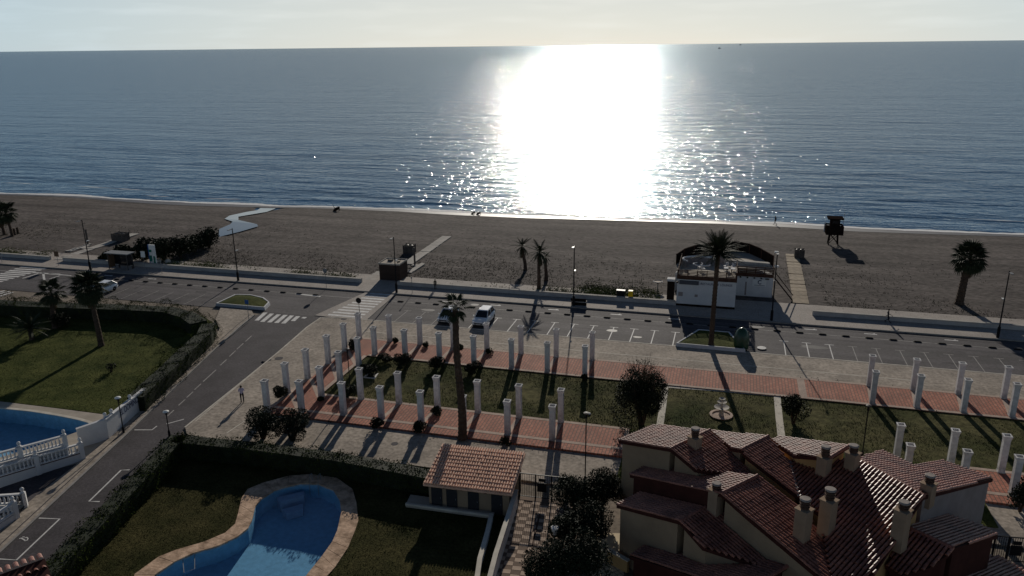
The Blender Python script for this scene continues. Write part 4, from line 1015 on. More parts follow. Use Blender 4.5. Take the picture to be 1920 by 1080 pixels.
# lane separators: short black rubber bumps
x0 = g(1499, 623).x; dx = (g(1860, 651.5).x-x0)/8
mb = MB(); mb.add([(-0.45,-0.13,0),(0.45,-0.13,0),(0.45,0.13,0),(-0.45,0.13,0),(-0.3,-0.07,0.13),(0.3,-0.07,0.13),(0.3,0.07,0.13),(-0.3,0.07,0.13)], [(4,5,6,7),(0,1,5,4),(1,2,6,5),(2,3,7,6),(3,0,4,7)])
me_s = mb.mesh('lane_separator', 'rubber')
for k in range(-46, 11):
    x_ = x0+dx*k
    if -51.5 < x_ < -43: continue
    if x_ < g(190, 520).x: continue
    o_ = inst('lane_separator', me_s, None, (x_, 92.42, 0.004)); tag(o_, 'black rubber bump on the white line of the cycle lane', 'lane separator', 'rubber lane separators along the cycle lane')
# bottle bank
p = g(1388, 654); p = Vector((p.x, 84.9, 0))
p = g(1389, 655, 0.0); H_ = ht(p.x, p.y, 614)
t_ = thing('bottle_bank', 'dark green igloo bottle bank beside the palm planter', 'recycling bin', p)
mb = MB(); mb.lathe([(0.62,0.06),(0.80,0.25),(0.84,H_*0.45),(0.80,H_*0.62),(0.62,H_*0.82),(0.35,H_*0.95),(0.05,H_)], n=18); smooth(mb.build('shell', 'green_plastic', t_))
mb = MB(); mb.lathe([(0.66,0),(0.66,0.08)], n=18); mb.build('foot', 'black_metal', t_)
for s_ in (0.5, 2.6): mb = MB(); mb.tube([(0.62*math.cos(s_)-.0,0.62*math.sin(s_),H_*0.78),(0.74*math.cos(s_),0.74*math.sin(s_),H_*0.71)], 0.15, 10); mb.build('slot', 'black_metal', t_)
mb = MB(); mb.tube([(-0.2,0,H_-0.03),(-0.12,0,H_+0.14),(0.12,0,H_+0.14),(0.2,0,H_-0.03)], 0.03, 6); mb.build('lifting_ring', 'black_metal', t_)
# bins behind the wall
for px_, py_, top, mat_, lab, w_ in ((1166,556,545,'black_metal','low dark litter bins behind the sea wall', 1.0),(1184,558,546,'yellow','bright yellow litter bin behind the sea wall', 0.5)):
    p = g(px_, py_, 0.1); p.y = 99.9; t_ = thing('litter_bin', lab, 'bin', Vector((p.x, p.y, 0.0))); H_ = ht(p.x, p.y, top)
    mb = MB(); mb.box((0,0,H_/2), (w_,0.5,H_), 0, 1.1); mb.build('body', mat_, t_); mb = MB(); mb.box((0,0.05,H_+0.04), (w_*1.15,0.58,0.08)); mb.build('lid', mat_ if mat_ == 'yellow' else 'grey_metal', t_)
# white rimmed basin and the white topped drum beside the restaurant
p = gb(1233, 545); H_ = ht(p.x, p.y, 528)-p.z
t_ = thing('beach_basin', 'wide shallow basin with white rim on a stem left of the restaurant', 'basin', p)
mb = MB(); mb.lathe([(0.08,0),(0.06,H_-0.25)], n=8); mb.build('stem', 'grey_metal', t_)
mb = MB(); mb.lathe([(0.1,-0.3),(0.45,-0.12),(0.60,0.0)], (0,0,H_), 14); mb.build('bowl', 'sign_brown', t_)
mb = MB(); n_ = 14; q = [(0.62*math.cos(2*math.pi*k/n_), 0.62*math.sin(2*math.pi*k/n_), H_+0.02) for k in range(n_+1)]; mb.tube(q, 0.055, 6, False); mb.build('rim', 'white_wall', t_)
p = g(1260, 552, 0.1); p.y = 100.6; H_ = ht(p.x, p.y, 523)
t_ = thing('storage_cabinet', 'tall dark cabinet with bright white top against the restaurant side', 'cabinet', Vector((p.x, p.y, 0.0)))
mb = MB(); mb.box((0,0,H_/2-0.1), (0.9,0.9,H_-0.2)); mb.build('body', 'wood_black', t_); mb = MB(); mb.box((0,0,H_-0.05), (1.0,1.0,0.3)); mb.build('top', 'white_wall', t_)

# ------------------------------------------------------------------ planters and traffic island
def planter(name, label, poly, h, cat='planter', soil='lawn', wallmat='white_wall'):
    c_ = sum(poly, Vector())/len(poly); t_ = thing(name, label, cat, Vector((c_.x, c_.y, 0)))
    mb = MB(); n_ = len(poly); inner = [p+(c_-p).normalized()*0.32 for p in poly]
    V = [(p.x,p.y,0) for p in poly]+[(p.x+(c_-p).normalized().x*0.1,p.y+(c_-p).normalized().y*0.1,h) for p in poly]+[(p.x,p.y,h) for p in inner]+[(p.x,p.y,h-0.12) for p in inner]
    Fc = []
    for i in range(n_):
        j = (i+1) % n_; Fc += [(i,j,n_+j,n_+i),(n_+i,n_+j,2*n_+j,2*n_+i),(2*n_+i,2*n_+j,3*n_+j,3*n_+i)]
    mb.add(V, Fc); mb.build('kerb_wall', wallmat, t_, True)
    mb = MB(); mb.add([(p.x,p.y,h-0.06) for p in inner]+[(c_.x,c_.y,h+0.12)], [(i,(i+1)%n_,n_) for i in range(n_)]); mb.build('grass_bed', soil, t_, True)
    return t_
planter('palm_planter', 'white walled trapezoid planter of grass around the tall date palm', [g(1266,651),g(1398,663),g(1368,629),g(1308,624)], 0.5)
planter('traffic_island', 'white kerbed grass island at the junction, left of the crossing', [g(404,574),g(497,582),g(507,572),g(497,563),g(470,557),g(440,557)], 0.42)
# fountain
p = g(1352, 779, 0.17); t_ = thing('garden_fountain', 'old three tier stone fountain on the lawn between white paths', 'fountain', p)
H_ = ht(p.x, p.y, 747)-0.17
mb = MB(); mb.lathe([(0.98,0),(1.05,0.12),(0.8,0.14),(0.8,0.05)], n=14); mb.build('pool_rim', 'band', t_)
mb = MB(); mb.lathe([(0.25,0),(0.16,0.5),(0.22,0.62),(0.64,0.80),(0.68,0.86),(0.60,0.84),(0.15,0.7)], n=14); mb.build('lower_bowl', 'concrete', t_)
mb = MB(); mb.lathe([(0.12,0.7),(0.10,1.15),(0.40,1.32),(0.43,1.38),(0.36,1.35),(0.1,1.25)], n=14); mb.build('middle_bowl', 'concrete', t_)
mb = MB(); mb.lathe([(0.08,1.3),(0.07,H_-0.2),(0.28,H_-0.04),(0.30,H_),(0.24,H_-0.02),(0.05,H_-0.1)], n=12); mb.build('upper_bowl', 'concrete', t_)
# manhole slab in the grass
p = g(695, 706, 0.17); t_ = thing('white_hatch', 'small square hatch with broken white frame in the lawn corner', 'hatch', p)
mb = MB(); q = gp([(683,708),(691,701),(708,701),(702,710)], 0.17); ribbon(mb, q+[q[0]], 0.22, 0.17, 0.06); mb.build('frame', 'paint', t_, True)
mb = MB(); mb.prism([(a_.x,a_.y) for a_ in q], 0.1, 0.185); mb.build('cover', 'black_metal', t_, True)
p = g(1104, 777, 0.17); t_ = thing('white_stone', 'small white stone lying on the lawn near the pergola end', 'stone', p); mb = MB(); mb.lathe([(0.1,0),(0.22,0.06),(0.12,0.16)], n=7); mb.build('stone', 'paint', t_)

# ------------------------------------------------------------------ garden wall with lettering, balustrades
def seg_wall(name, label, p, q, zp, zq, mat='white_wall', thick=0.22, cap='white_wall', cat='wall'):
    t_ = thing(name, label, cat, Vector((p.x, p.y, 0))); d_ = (q-p); d_.z = 0; n_ = Vector((-d_.y, d_.x, 0)).normalized()*thick
    mb = MB(); mb.add([(p.x,p.y,-.1),(q.x,q.y,-.1),(q.x+n_.x,q.y+n_.y,-.1),(p.x+n_.x,p.y+n_.y,-.1),(p.x,p.y,zp),(q.x,q.y,zq),(q.x+n_.x,q.y+n_.y,zq),(p.x+n_.x,p.y+n_.y,zp)],
                      [(4,5,6,7),(0,1,5,4),(1,2,6,5),(2,3,7,6),(3,0,4,7)]); mb.build('wall', mat, t_, True)
    e_ = d_.normalized()*0.03; m_ = n_.normalized()*0.05
    mb = MB(); A_ = [p-e_-m_, q+e_-m_, q+e_+n_+m_, p-e_+n_+m_]; zs = (zp, zq, zq, zp)
    mb.add([(a_.x,a_.y,z_+0.003) for a_, z_ in zip(A_, zs)]+[(a_.x,a_.y,z_+0.08) for a_, z_ in zip(A_, zs)], [(4,5,6,7),(0,1,5,4),(1,2,6,5),(2,3,7,6),(3,0,4,7)]); mb.build('coping', cap, t_, True)
    return t_, n_
def finial(parent, x, y, z, s_=0.16):
    mb = MB(); mb.lathe([(s_*1.1,0),(s_*0.5,s_*0.6),(s_,s_*1.5),(s_*0.8,s_*2.3),(0.02,s_*2.7)], (x, y, z), 10); return mb.build('finial', 'white_wall', parent, True)
w0, w1 = g(205, 822, 0.1), g(277, 757, 0.1)
z0_, z1_ = ht(w0.x, w0.y, 787), ht(w1.x, w1.y, 729)
wl, n_ = seg_wall('lettered_wall', 'white garden wall with painted lettering beside the street lamp', w0, w1, z0_, z1_)
for f_ in (0.16, 0.62): c_ = w0.lerp(w1, f_)+n_*0.5; finial(wl, c_.x, c_.y, z0_+(z1_-z0_)*f_+0.08, 0.17)
mb = MB(); a_ = w0.lerp(w1, 0.16)+n_*0.5
cu = bpy.data.curves.new('lettering', 'FONT'); cu.body = 'EL DOMINO II'; cu.align_x = 'CENTER'; cu.align_y = 'CENTER'; cu.extrude = 0.008
to = bpy.data.objects.new('lettering', cu); COL.objects.link(to); bpy.context.view_layer.update()
dg = bpy.context.evaluated_depsgraph_get(); me_ = bpy.data.meshes.new_from_object(to.evaluated_get(dg)); me_.name = 'lettering'; bpy.data.objects.remove(to)
me_.materials.clear(); me_.materials.append(MT['sign_text'])
def put_text(me_, parent, c_, along, size_w, hscale=1.0, up=UP, off=0.012, name='lettering'):
    xs_ = [v.co.x for v in me_.vertices]; W0 = max(xs_)-min(xs_); s_ = size_w/W0
    al_ = along.normalized(); nn = al_.cross(up).normalized()
    Mx = Matrix((al_*s_, up*s_*hscale, nn)).transposed().to_4x4(); Mx.translation = c_+nn*off-parent.location
    m2 = me_.copy(); m2.transform(Mx); o_ = bpy.data.objects.new(name, m2); COL.objects.link(o_); o_.parent = parent; return o_
d_ = (w1-w0); d_.z = 0; c_ = w0.lerp(w1, 0.58); c_.z = (z0_+(z1_-z0_)*0.58)-0.42
upv = UP; al_ = Vector((d_.x, d_.y, z1_-z0_)).normalized()
put_text(me_, wl, c_, al_, d_.length*0.52, 1.35, UP)
w2 = g(150, 838, 0.1); v0 = g(204, 822, 0.1)
z2_ = ht(w2.x, w2.y, 806)
wl2, _ = seg_wall('garden_wall', 'plain grey white wall panel between lettered wall and ramp balustrade', w2, v0, z2_, z0_-0.02)
finial(wl2, v0.x-0.35, v0.y+0.35, z0_+0.06, 0.16)
me_bal = MB().lathe([(0.075,0),(0.05,0.08),(0.085,0.24),(0.045,0.46),(0.06,0.58)], n=8).mesh('baluster', 'white_wall')
def balustrade(label, p, q, zp, zq, n_, wallh, base_mat='white_wall', posts=(0, 1), red=True, group=None):
    """solid wall up to wallh below the rail line, balusters and rail above"""
    t_ = thing('balustrade', label, 'balustrade', Vector((p.x, p.y, 0)), 0, group); d_ = q-p; d_.z = 0; L_ = d_.length; e_ = d_.normalized(); nn = Vector((-e_.y, e_.x, 0))
    def beam(name, za, zb, th_, h_, mat):
        mb = MB(); A_ = [p-nn*th_/2, q-nn*th_/2, q+nn*th_/2, p+nn*th_/2]; zs = (za, zb, zb, za)
        mb.add([(a_.x,a_.y,z_) for a_, z_ in zip(A_, zs)]+[(a_.x,a_.y,z_+h_) for a_, z_ in zip(A_, zs)], [(4,5,6,7),(0,1,5,4),(1,2,6,5),(2,3,7,6),(3,0,4,7),(3,2,1,0)]); return mb.build(name, mat, t_, True)
    beam('handrail', zp-0.10, zq-0.10, 0.24, 0.11, 'white_wall')
    beam('plinth', zp-0.80, zq-0.80, 0.22, 0.10, 'white_wall')
    if red: beam('red_line', zp-0.875, zq-0.875, 0.25, 0.07, 'fascia_and_shade')
    mb = MB(); A_ = [p-nn*0.1, q-nn*0.1, q+nn*0.1, p+nn*0.1]
    mb.add([(a_.x,a_.y,-0.1) for a_ in A_]+[(a_.x,a_.y,z_-0.88) for a_, z_ in zip(A_, (zp,zq,zq,zp))], [(4,5,6,7),(0,1,5,4),(1,2,6,5),(2,3,7,6),(3,0,4,7)]); mb.build('wall', base_mat, t_, True)
    for k in range(n_):
        f_ = (k+0.5)/n_; c_ = p.lerp(q, f_); inst('baluster', me_bal, t_, (c_.x-p.x, c_.y-p.y, zp+(zq-zp)*f_-0.70))
    for f_ in posts:
        c_ = p.lerp(q, f_); z_ = zp+(zq-zp)*f_; mb = MB(); mb.box((c_.x, c_.y, (z_+0.06)/2-0.05), (0.34,0.34,z_+0.16), math.atan2(e_.y, e_.x)); po_ = mb.build('post', 'white_wall', t_, True); finial(t_, c_.x, c_.y, z_+0.1, 0.15)
    return t_
a_, b_ = g(-40, 928, 0.0), g(156, 862, 0.0); zb_ = ht(b_.x, b_.y, 831); za_ = ht(a_.x, a_.y, 889)
balustrade('white balustrade with red line along the near side of the ramp', a_, b_, za_, zb_, 26, 0.9, posts=(0.56, 1.0))
a2, b2 = g(-40, 915, 0.0), g(130, 868, 0.0); zb2 = ht(b2.x, b2.y, 816); za2 = ht(a2.x, a2.y, 862)
balustrade('white balustrade with lit balusters on the pool side of the ramp', a2, b2, za2, zb2, 24, 1.6, posts=(0.5, 1.0), red=False)
a3, b3 = g(-40, 968, 0.1), g(48, 950, 0.1); zb3 = ht(b3.x, b3.y, 925); za3 = ht(a3.x, a3.y, 909)
balustrade('short white balustrade at the left edge, beyond the small gate', a3, b3, min(za3, zb3+0.5), zb3, 11, 0.5, posts=(1.0,), red=False)
a4, b4 = g(-40, 1020, 0.1), g(31, 972, 0.1); zb4 = ht(b4.x, b4.y, 942)
balustrade('short white balustrade at the left edge, nearer than the small gate', a4, b4, zb4, zb4, 9, 0.5, posts=(1.0,), red=False)
t_ = thing('small_gate', 'small dark barred gate between two white balustrade posts', 'gate', b4, math.atan2((b3-b4).y, (b3-b4).x)); L_ = (b3-b4).length
mb = MB(); 
for k in range(7): mb.box((0.3+(L_-0.6)*k/6, 0, 0.62), (0.03,0.03,1.1))
mb.box((L_/2,0,1.15),(L_-0.4,0.04,0.05)); mb.box((L_/2,0,0.15),(L_-0.4,0.04,0.05)); mb.build('bars', 'black_metal', t_)
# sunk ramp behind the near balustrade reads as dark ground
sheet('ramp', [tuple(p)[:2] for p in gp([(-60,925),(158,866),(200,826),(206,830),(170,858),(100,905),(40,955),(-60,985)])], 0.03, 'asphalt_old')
# ------------------------------------------------------------------ palms
def frond_mesh(name, L_, droop, rise, lw, mat, n_=20):
    """feather frond: arched rib with leaflets on both sides, growing along +X"""
    mb = MB(); pts = []
    for i in range(n_+1):
        t_ = i/n_; pts.append(Vector((L_*(t_*math.cos(rise)*(1-0.12*droop*t_)), 0, L_*(math.sin(rise)*t_-droop*t_*t_*0.55))))
    mb.tube(pts[::3]+([pts[-1]] if n_ % 3 else []), [0.035*(1-0.75*k/(len(pts[::3])+1)) for k in range(len(pts[::3])+(1 if n_ % 3 else 0))], 4, False)
    for i in range(2, n_+1):
        t_ = i/n_; w_ = lw*(math.sin(math.pi*min(1, t_*0.92+0.12))**0.6)*(1 if t_ < .95 else .5); p = pts[i]; d_ = (pts[i]-pts[i-1]).normalized()
        for s_ in (-1, 1):
            tip = p+Vector((0, s_, 0))*w_+d_*w_*0.55-UP*w_*0.32
            mb.add([p-d_*0.06, p+d_*0.06, tip], [(0,1,2) if s_ > 0 else (1,0,2)])
    return mb.mesh(name, mat)
def fan_mesh(name, L_, R_, droop, rise, mat, n_=14):
    """fan leaf: stalk and a pleated round blade split into fingers"""
    mb = MB(); c_ = Vector((L_*math.cos(rise), 0, L_*math.sin(rise))); mb.tube([(0,0,0), c_*0.5+UP*0.05, c_], [0.03,0.022,0.015], 4, False)
    for k in range(n_):
        a0 = -2.1+4.2*k/n_; a1 = -2.1+4.2*(k+1)/n_; am_ = (a0+a1)/2; r_ = R_*(0.8+0.25*math.cos(am_))
        def pt(a_, rr, dz): return c_+Vector((math.cos(a_)*rr*math.cos(rise), math.sin(a_)*rr, math.cos(a_)*rr*math.sin(rise)-droop*rr*rr/R_+dz))
        mb.add([c_, pt(a0, r_*0.6, 0), pt(am_, r_*0.6, 0.05), pt(am_, r_, 0), pt(a1, r_*0.6, 0)], [(0,1,2),(0,2,4),(1,3,2),(2,3,4)])
    return mb.mesh(name, mat)
def trunk(parent, H_, r0, r1, lean=(0,0), rings=14, wob=0.0, mat='bark', name='trunk'):
    pts, rad = [], []
    for i in range(rings*2+1):
        t_ = i/(rings*2); pts.append((lean[0]*t_**1.6+wob*math.sin(t_*7), lean[1]*t_**1.6+wob*math.cos(t_*5)*0.5, H_*t_)); rad.append((r0+(r1-r0)*t_**0.6)*(1.07 if i % 2 else 0.94)*(1.25 if i == 0 else 1))
    mb = MB(); mb.tube(pts, rad, 9); mb.build(name, mat, parent); return Vector(pts[-1])
def palm(name, label, p, top_z, meshes, n_, lean=(0,0), r0=0.3, r1=0.2, el=(-0.5, 1.35), skirt=0, wob=0.0, group=None, scale=1.0, rings=14, skirt_mesh=None):
    t_ = thing(name, label, 'palm tree', p, 0, group); H_ = top_z-p.z; tp = trunk(t_, H_, r0, r1, lean, rings, wob)
    for k in range(n_):
        f_ = (k+0.5)/n_; e_ = el[0]+(el[1]-el[0])*f_; az = k*2.39996+rng.normal(scale=0.12)
        inst('frond', meshes[k % len(meshes)], t_, tp+UP*0.25*f_*scale, (rng.normal(scale=0.12), -e_, az), (scale*(0.85+0.3*rng.random()),)*3)
    for k in range(skirt):
        az = k*2.39996; inst('dead_frond', skirt_mesh, t_, tp-UP*(0.25+0.9*rng.random()), (0, 1.05+0.3*rng.random(), az), (0.75*scale,)*3)
    return t_
F_date = [frond_mesh('date_frond', 3.5, 0.45, 0.0, 0.50, 'palm_leaf', 22), frond_mesh('date_frond', 3.2, 0.7, 0.0, 0.46, 'palm_leaf', 22)]
F_sml = [frond_mesh('feather_frond', 1.9, 0.6, 0.0, 0.34, 'palm_leaf', 16), frond_mesh('feather_frond', 1.6, 0.9, 0.0, 0.3, 'palm_leaf', 16)]
F_fan = [fan_mesh('fan_frond', 0.9, 0.75, 0.35, 0.0, 'palm_leaf'), fan_mesh('fan_frond', 0.75, 0.8, 0.6, 0.0, 'palm_leaf')]
F_dry = fan_mesh('dry_fan_frond', 0.6, 0.6, 0.7, 0.0, 'dry_leaf')
F_ddate = frond_mesh('dry_date_frond', 2.0, 0.7, 0.0, 0.25, 'dry_leaf', 14)
p = g(1333, 646, 0.45); palm('date_palm', 'tall date palm rising from the planter before the restaurant', p, ht(p.x, p.y, 478), F_date, 80, (0.1,0), 0.30, 0.24, (-0.05, 1.5), 8, rings=26, scale=0.86, skirt_mesh=F_ddate)
p = g(867, 822, ZB); q_ = ht(p.x, p.y, 583); palm('street_palm', 'tall thin palm with ragged crown standing in the brick walk', p, q_, F_fan, 18, (g(848,585,q_).x-p.x, 0.2), 0.42, 0.24, (-0.9, 1.3), 12, 0.07, rings=30, scale=0.9, skirt_mesh=F_dry)
for px_, py_, cy, lab, sc_, n_ in ((190,648,545,'big round headed fan palm on the left garden lawn',1.35,52),(103,615,552,'shorter palm half hidden by the hedge in the left garden',1.1,28)):
    p = g(px_, py_, 0.03); z_ = ht(p.x, p.y, cy); palm('fan_palm', lab, p, z_, F_fan, n_, (0.1 if px_ < 150 else -0.7, 0.3), 0.34, 0.26, (-1.0, 1.45), 10, group='palms of the left garden', scale=sc_, skirt_mesh=F_dry)
p = g(60, 637, 0.03); palm('small_palm', 'low spreading feather palm at the left edge of the lawn', p, ht(p.x, p.y, 618), F_date, 30, (0,0), 0.25, 0.25, (0.0, 1.3), 0, group='palms of the left garden', scale=0.72, rings=5)
p = g(205, 697, 0.03); 
BP = 'palms on the beach'
for px_, py_, cy, lab, mm, n_, sc_, sk, lean in ((8,440,404,'leftmost beach palm, cut by the photo edge',F_fan,30,1.5,8,(-0.3,0)),(23,443,401,'second palm of the clump at the far left of the beach',F_fan,32,1.4,8,(-0.4,0)),
        (985,506,463,'small leaning palm, left of the three on mid beach',F_sml,22,0.95,6,(-0.5,0)),(1010,543,474,'tallest of the three palms on mid beach',F_sml,26,1.05,12,(0.15,0)),(1024,526,484,'right hand palm of the three on mid beach, thin trunk',F_sml,14,0.7,8,(-0.1,0)),
        (1798,570,489,'stout fan palm with dead skirt on the right beach',F_fan,48,1.45,22,(0.5,0.2))):
    p = gb(px_, py_); palm('beach_palm', lab, p, ht(p.x, p.y, cy), mm, n_, lean, 0.30 if px_ < 1700 else 0.55, 0.2 if px_ < 1700 else 0.42, (-0.9, 1.45), sk, 0.03, BP, sc_, skirt_mesh=F_dry)
for k, (px_, py_) in enumerate(((28,440),(34,438))):
    p = gb(px_, py_); t_ = thing('palm_stump', ['bare palm stump beside the far left palms', 'second bare stump, right of the far left palms'][k], 'stump', p, 0, BP); trunk(t_, 1.2, 0.25, 0.2, rings=4)

# ------------------------------------------------------------------ shrubs and trees
def shrub(name, label, p, r_, h_, n_, mat='leaf_dark', size=0.15, group=None, stem=True, cat='shrub', lumps=10):
    t_ = thing(name, label, cat, p, 0, group)
    P_ = blob_points(int(n_*1.5), (0, 0, h_*0.52), (r_*1.05, r_*1.05, h_*0.55), lumps=lumps, lr=0.55); P_ = P_[P_[:,2] > 0.02]
    V, Fq = leaves(P_, size); np_mesh('foliage', V, Fq, mat, t_)
    mb = MB()
    for k in range(4 if stem else 0):
        a_ = k*1.7+0.4; mb.tube([(0.06*math.cos(a_), 0.06*math.sin(a_), -0.05), (r_*0.25*math.cos(a_), r_*0.25*math.sin(a_), h_*0.35), (r_*0.5*math.cos(a_+.3), r_*0.5*math.sin(a_+.3), h_*0.75)], [0.07*r_+0.02, 0.05*r_+0.01, 0.015], 5)
    if stem: mb.build('stems', 'bark', t_)
    return t_
big = shrub('large_shrub', 'large dark bushy shrub on the lawn left of the white path', g(1203, 796, 0.17), 2.35, 5.6, 12000, size=0.15, lumps=16)
# thin twigs that stick out of its top
mb = MB()
for k in range(70):
    a_ = rng.random()*6.28; r0_ = rng.random()*1.2; z_ = 4.2+rng.random()*0.8; mb.tube([(r0_*math.cos(a_), r0_*math.sin(a_), z_), (r0_*1.7*math.cos(a_), r0_*1.7*math.sin(a_), z_+0.8+rng.random()*0.7)], [0.02, 0.008], 3, False)
mb.build('twigs', 'dry_leaf', big)
shrub('round_shrub', 'rounded dark shrub beside the right white path', g(1487, 794, 0.17), 1.15, 2.9, 2600)
shrub('corner_shrub', 'tall dark shrub at the near left corner of the pergola', g(494, 822, 0.1), 1.75, 3.6, 4200, group='shrubs by the pergola corner')
shrub('corner_shrub', 'wide dark shrub right of the tall one at the pergola corner', g(549, 826, 0.1), 1.75, 2.9, 4200, group='shrubs by the pergola corner')
PB = 'small bushes at the feet of the pillars'
for px_, py_, r_, h_, lab in ((526,748,0.85,1.5,'bush by the second street side pillar of the pergola'),(664,656,0.8,1.2,'bush at the foot of the corner pillar'),(690,702,1.2,1.25,'wide bush at the inner corner of the pergola lawn'),(722,678,0.85,1.0,'low bush on the lawn edge behind the white hatch'),
        (752,690,1.0,1.75,'bush hiding the foot of the second inner pillar'),(820,694,0.9,1.6,'bush hiding the foot of the third inner pillar'),(887,702,0.9,1.6,'bush hiding the foot of the fourth inner pillar'),(860,660,0.5,1.0,'bush just behind the thin palm trunk'),
        (741,645,0.4,0.9,'small bush right of the first seaward outer pillar'),(798,651,0.4,0.7,'small bush right of the second seaward outer pillar'),(919,664,0.45,0.8,'small bush around the fourth seaward outer pillar'),(709,802,0.7,1.0,'bush at the foot of the second pillar of the nearest row'),
        (788,809,0.75,1.0,'bush at the foot of the third pillar of the nearest row'),(817,778,0.55,0.9,'spiky bush below the third lawn side pillar'),(947,834,0.45,0.8,'small bush below the fifth pillar of the nearest row'),(656,745,0.95,1.4,'bush between the thin lamp post and the lawn corner'),(603,752,0.35,0.5,'tiny bush by the second inner side pillar'),
        (1096,712,0.4,0.7,'tiny bush at the last inner pillar of the left pergola')):
    shrub('pillar_bush', lab, g(px_, py_, 0.2), r_, h_, int(700*r_*r_*2)+200, size=0.15, group=PB, stem=False, cat='bush', lumps=7)
RB = 'thicket of reeds on the beach'
for px_, py_, r_, h_, lab in ((272,488,2.0,4.2,'leftmost clump of the dark beach thicket'),(308,489,2.0,4.4,'second clump of the beach thicket, right behind the totem'),(338,482,2.1,3.9,'third clump of the beach thicket, over the verge'),(365,473,1.9,3.4,'lower fourth clump of the beach thicket'),(392,464,2.0,4.0,'rightmost clump of the beach thicket, beside the stream'),(205,490,1.4,1.8,'low brown scrub bush between boardwalk and bus shelter'),(232,480,1.3,2.2,'bush at the side of the left boardwalk')):
    shrub('reed_clump', lab, gb(px_, py_), r_*1.1, h_, int(900*r_), size=0.34, group=RB, cat='bush', lumps=12)
shrub('garden_shrub', 'small thin shrub alone on the left garden lawn', g(209, 697, 0.03), 0.55, 1.3, 260, size=0.13, stem=True)
shrub('garden_shrub', 'dark shrub behind the small palm in the left garden', g(112, 613, 0.03), 1.3, 2.2, 1600, size=0.18)
shrub('slim_shrub', 'slim dark shrub at the last pillar by the right edge', g(1912, 958, 0.2), 0.8, 2.9, 1500, size=0.16)
GTn = 'dark trees between the gate path and the house'
def tree(label, p, r_, h_, n_, group, mat='leaf_dark'):
    t_ = thing('garden_tree', label, 'tree', p, 0, group); mb = MB(); mb.tube([(0,0,-0.05),(0.05,0,h_*0.3),(0.1,0.05,h_*0.55)], [0.16,0.12,0.07], 7)
    for k in range(5): a_ = k*1.256; mb.tube([(0.06,0,h_*0.32),(r_*0.35*math.cos(a_), r_*0.35*math.sin(a_), h_*0.55),(r_*0.6*math.cos(a_), r_*0.6*math.sin(a_), h_*0.75)], [0.07,0.05,0.02], 5)
    mb.build('trunk', 'bark', t_)
    P_ = blob_points(n_, (0, 0, h_*0.6), (r_, r_, h_*0.46), lumps=16, lr=0.5); V, Fq = leaves(P_, 0.14); np_mesh('crown', V, Fq, mat, t_)
    return t_
for px_, py_, r_, h_, lab in ((1075,975,1.55,3.6,'dark tree nearest the black gate'),(1128,965,1.9,3.9,'dark tree against the near corner of the house'),(1062,1040,1.5,3.6,'dark tree behind the cup shaped lamp'),(1105,1030,1.7,3.8,'dark tree in the middle of the garden by the path'),(1030,1110,1.6,3.8,'dark tree along the checkered path at the bottom edge'),(1082,1110,1.9,4.2,'dark tree at the bottom edge beside the patio'),(1062,930,0.8,1.8,'small dark tree touching the gate')):
    tree(lab, g(px_, py_), r_, h_, int(2600*r_*r_), GTn)
# ------------------------------------------------------------------ hedges
def hedge(label, pts, wd, h_, dens=190, mat='hedge_leaf', lumpy=1.0):
    c_ = pts[0]; t_ = thing('clipped_hedge', label, 'hedge', Vector((c_.x, c_.y, 0))); mb = MB(); ribbon(mb, pts, wd*0.84-0.25*(lumpy-1), 0.0, h_*(0.95-0.09*(lumpy-1))); mb.build('inner_growth', 'leaf_dark', t_, True)
    Ps = []
    for a_, b_ in zip(pts[:-1], pts[1:]):
        d_ = b_-a_; d_.z = 0; L_ = d_.length; n_ = Vector((-d_.y, d_.x, 0)).normalized(); k = int(L_*dens*1.9*(h_*2+wd)/5)
        s_ = rng.random(k)*(L_+0.4)-0.2; r_ = rng.random(k)*(2*h_+wd); o_ = np.where(r_ < h_, -wd/2, np.where(r_ < h_+wd, r_-h_-wd/2, wd/2)); z_ = np.where(r_ < h_, r_, np.where(r_ < h_+wd, h_, r_-h_-wd))
        lump = lumpy*(0.10*np.sin(s_*1.3+o_*2)+0.08*np.sin(s_*(3.1 if lumpy < 1.5 else 1.9)+z_*2.3))
        o_ = o_*(1+lump)+rng.normal(scale=0.07, size=k); z_ = z_+np.where(z_ > h_*0.9, lump, 0)+rng.normal(scale=0.06, size=k); u_ = np.array(d_.normalized())
        Ps.append(np.array(a_)[None,:]*[1,1,0]+u_[None,:]*s_[:,None]+np.array(n_)[None,:]*o_[:,None]+np.array([0,0,1.])[None,:]*z_[:,None])
    P_ = np.concatenate(Ps); P_ = P_[P_[:,2] > 0.02]; V, Fq = leaves(P_-np.array(t_.location), 0.13); np_mesh('foliage', V, Fq, mat, t_); return t_
H1 = 1.55
def gh(px, h_): return Vector((*g(*px, h_)[:2], 0))
hp = [gh((328,811), H1), gh((480,826), H1), gh((640,846), H1), gh((822,880), H1)]
hp[0].x += 0.6
hedge('long clipped hedge between plaza and pool garden', [p+Vector((0,-0.75,0)) for p in hp], 1.5, H1, 260)
hs = [gh((322,812), H1), gh((255,880), H1), gh((180,955), H1), gh((100,1035), H1), gh((40,1100), H1)]
hedge('clipped hedge along the side street from plaza corner down', [p+Vector((0.75,0,0)) for p in hs], 1.6, H1, 260)
hg = [gh(p_, 1.9) for p_ in ((-90,548),(40,556),(150,560),(250,563),(330,567),(366,577),(386,590))]
hedge('long dark hedge between the left garden and the parking bays', [p+Vector((0,-1.5,0)) for p in hg], 3.0, 1.9, 150, lumpy=3.0)
hg2 = [gh(p_, 1.8) for p_ in ((404,604),(396,622),(360,655),(325,690),(290,722),(270,742))]
hedge('clipped hedge between the left garden lawn and the side street', [p+Vector((-1.0,0,0)) for p in hg2], 2.2, 1.8, 170, lumpy=2.0)

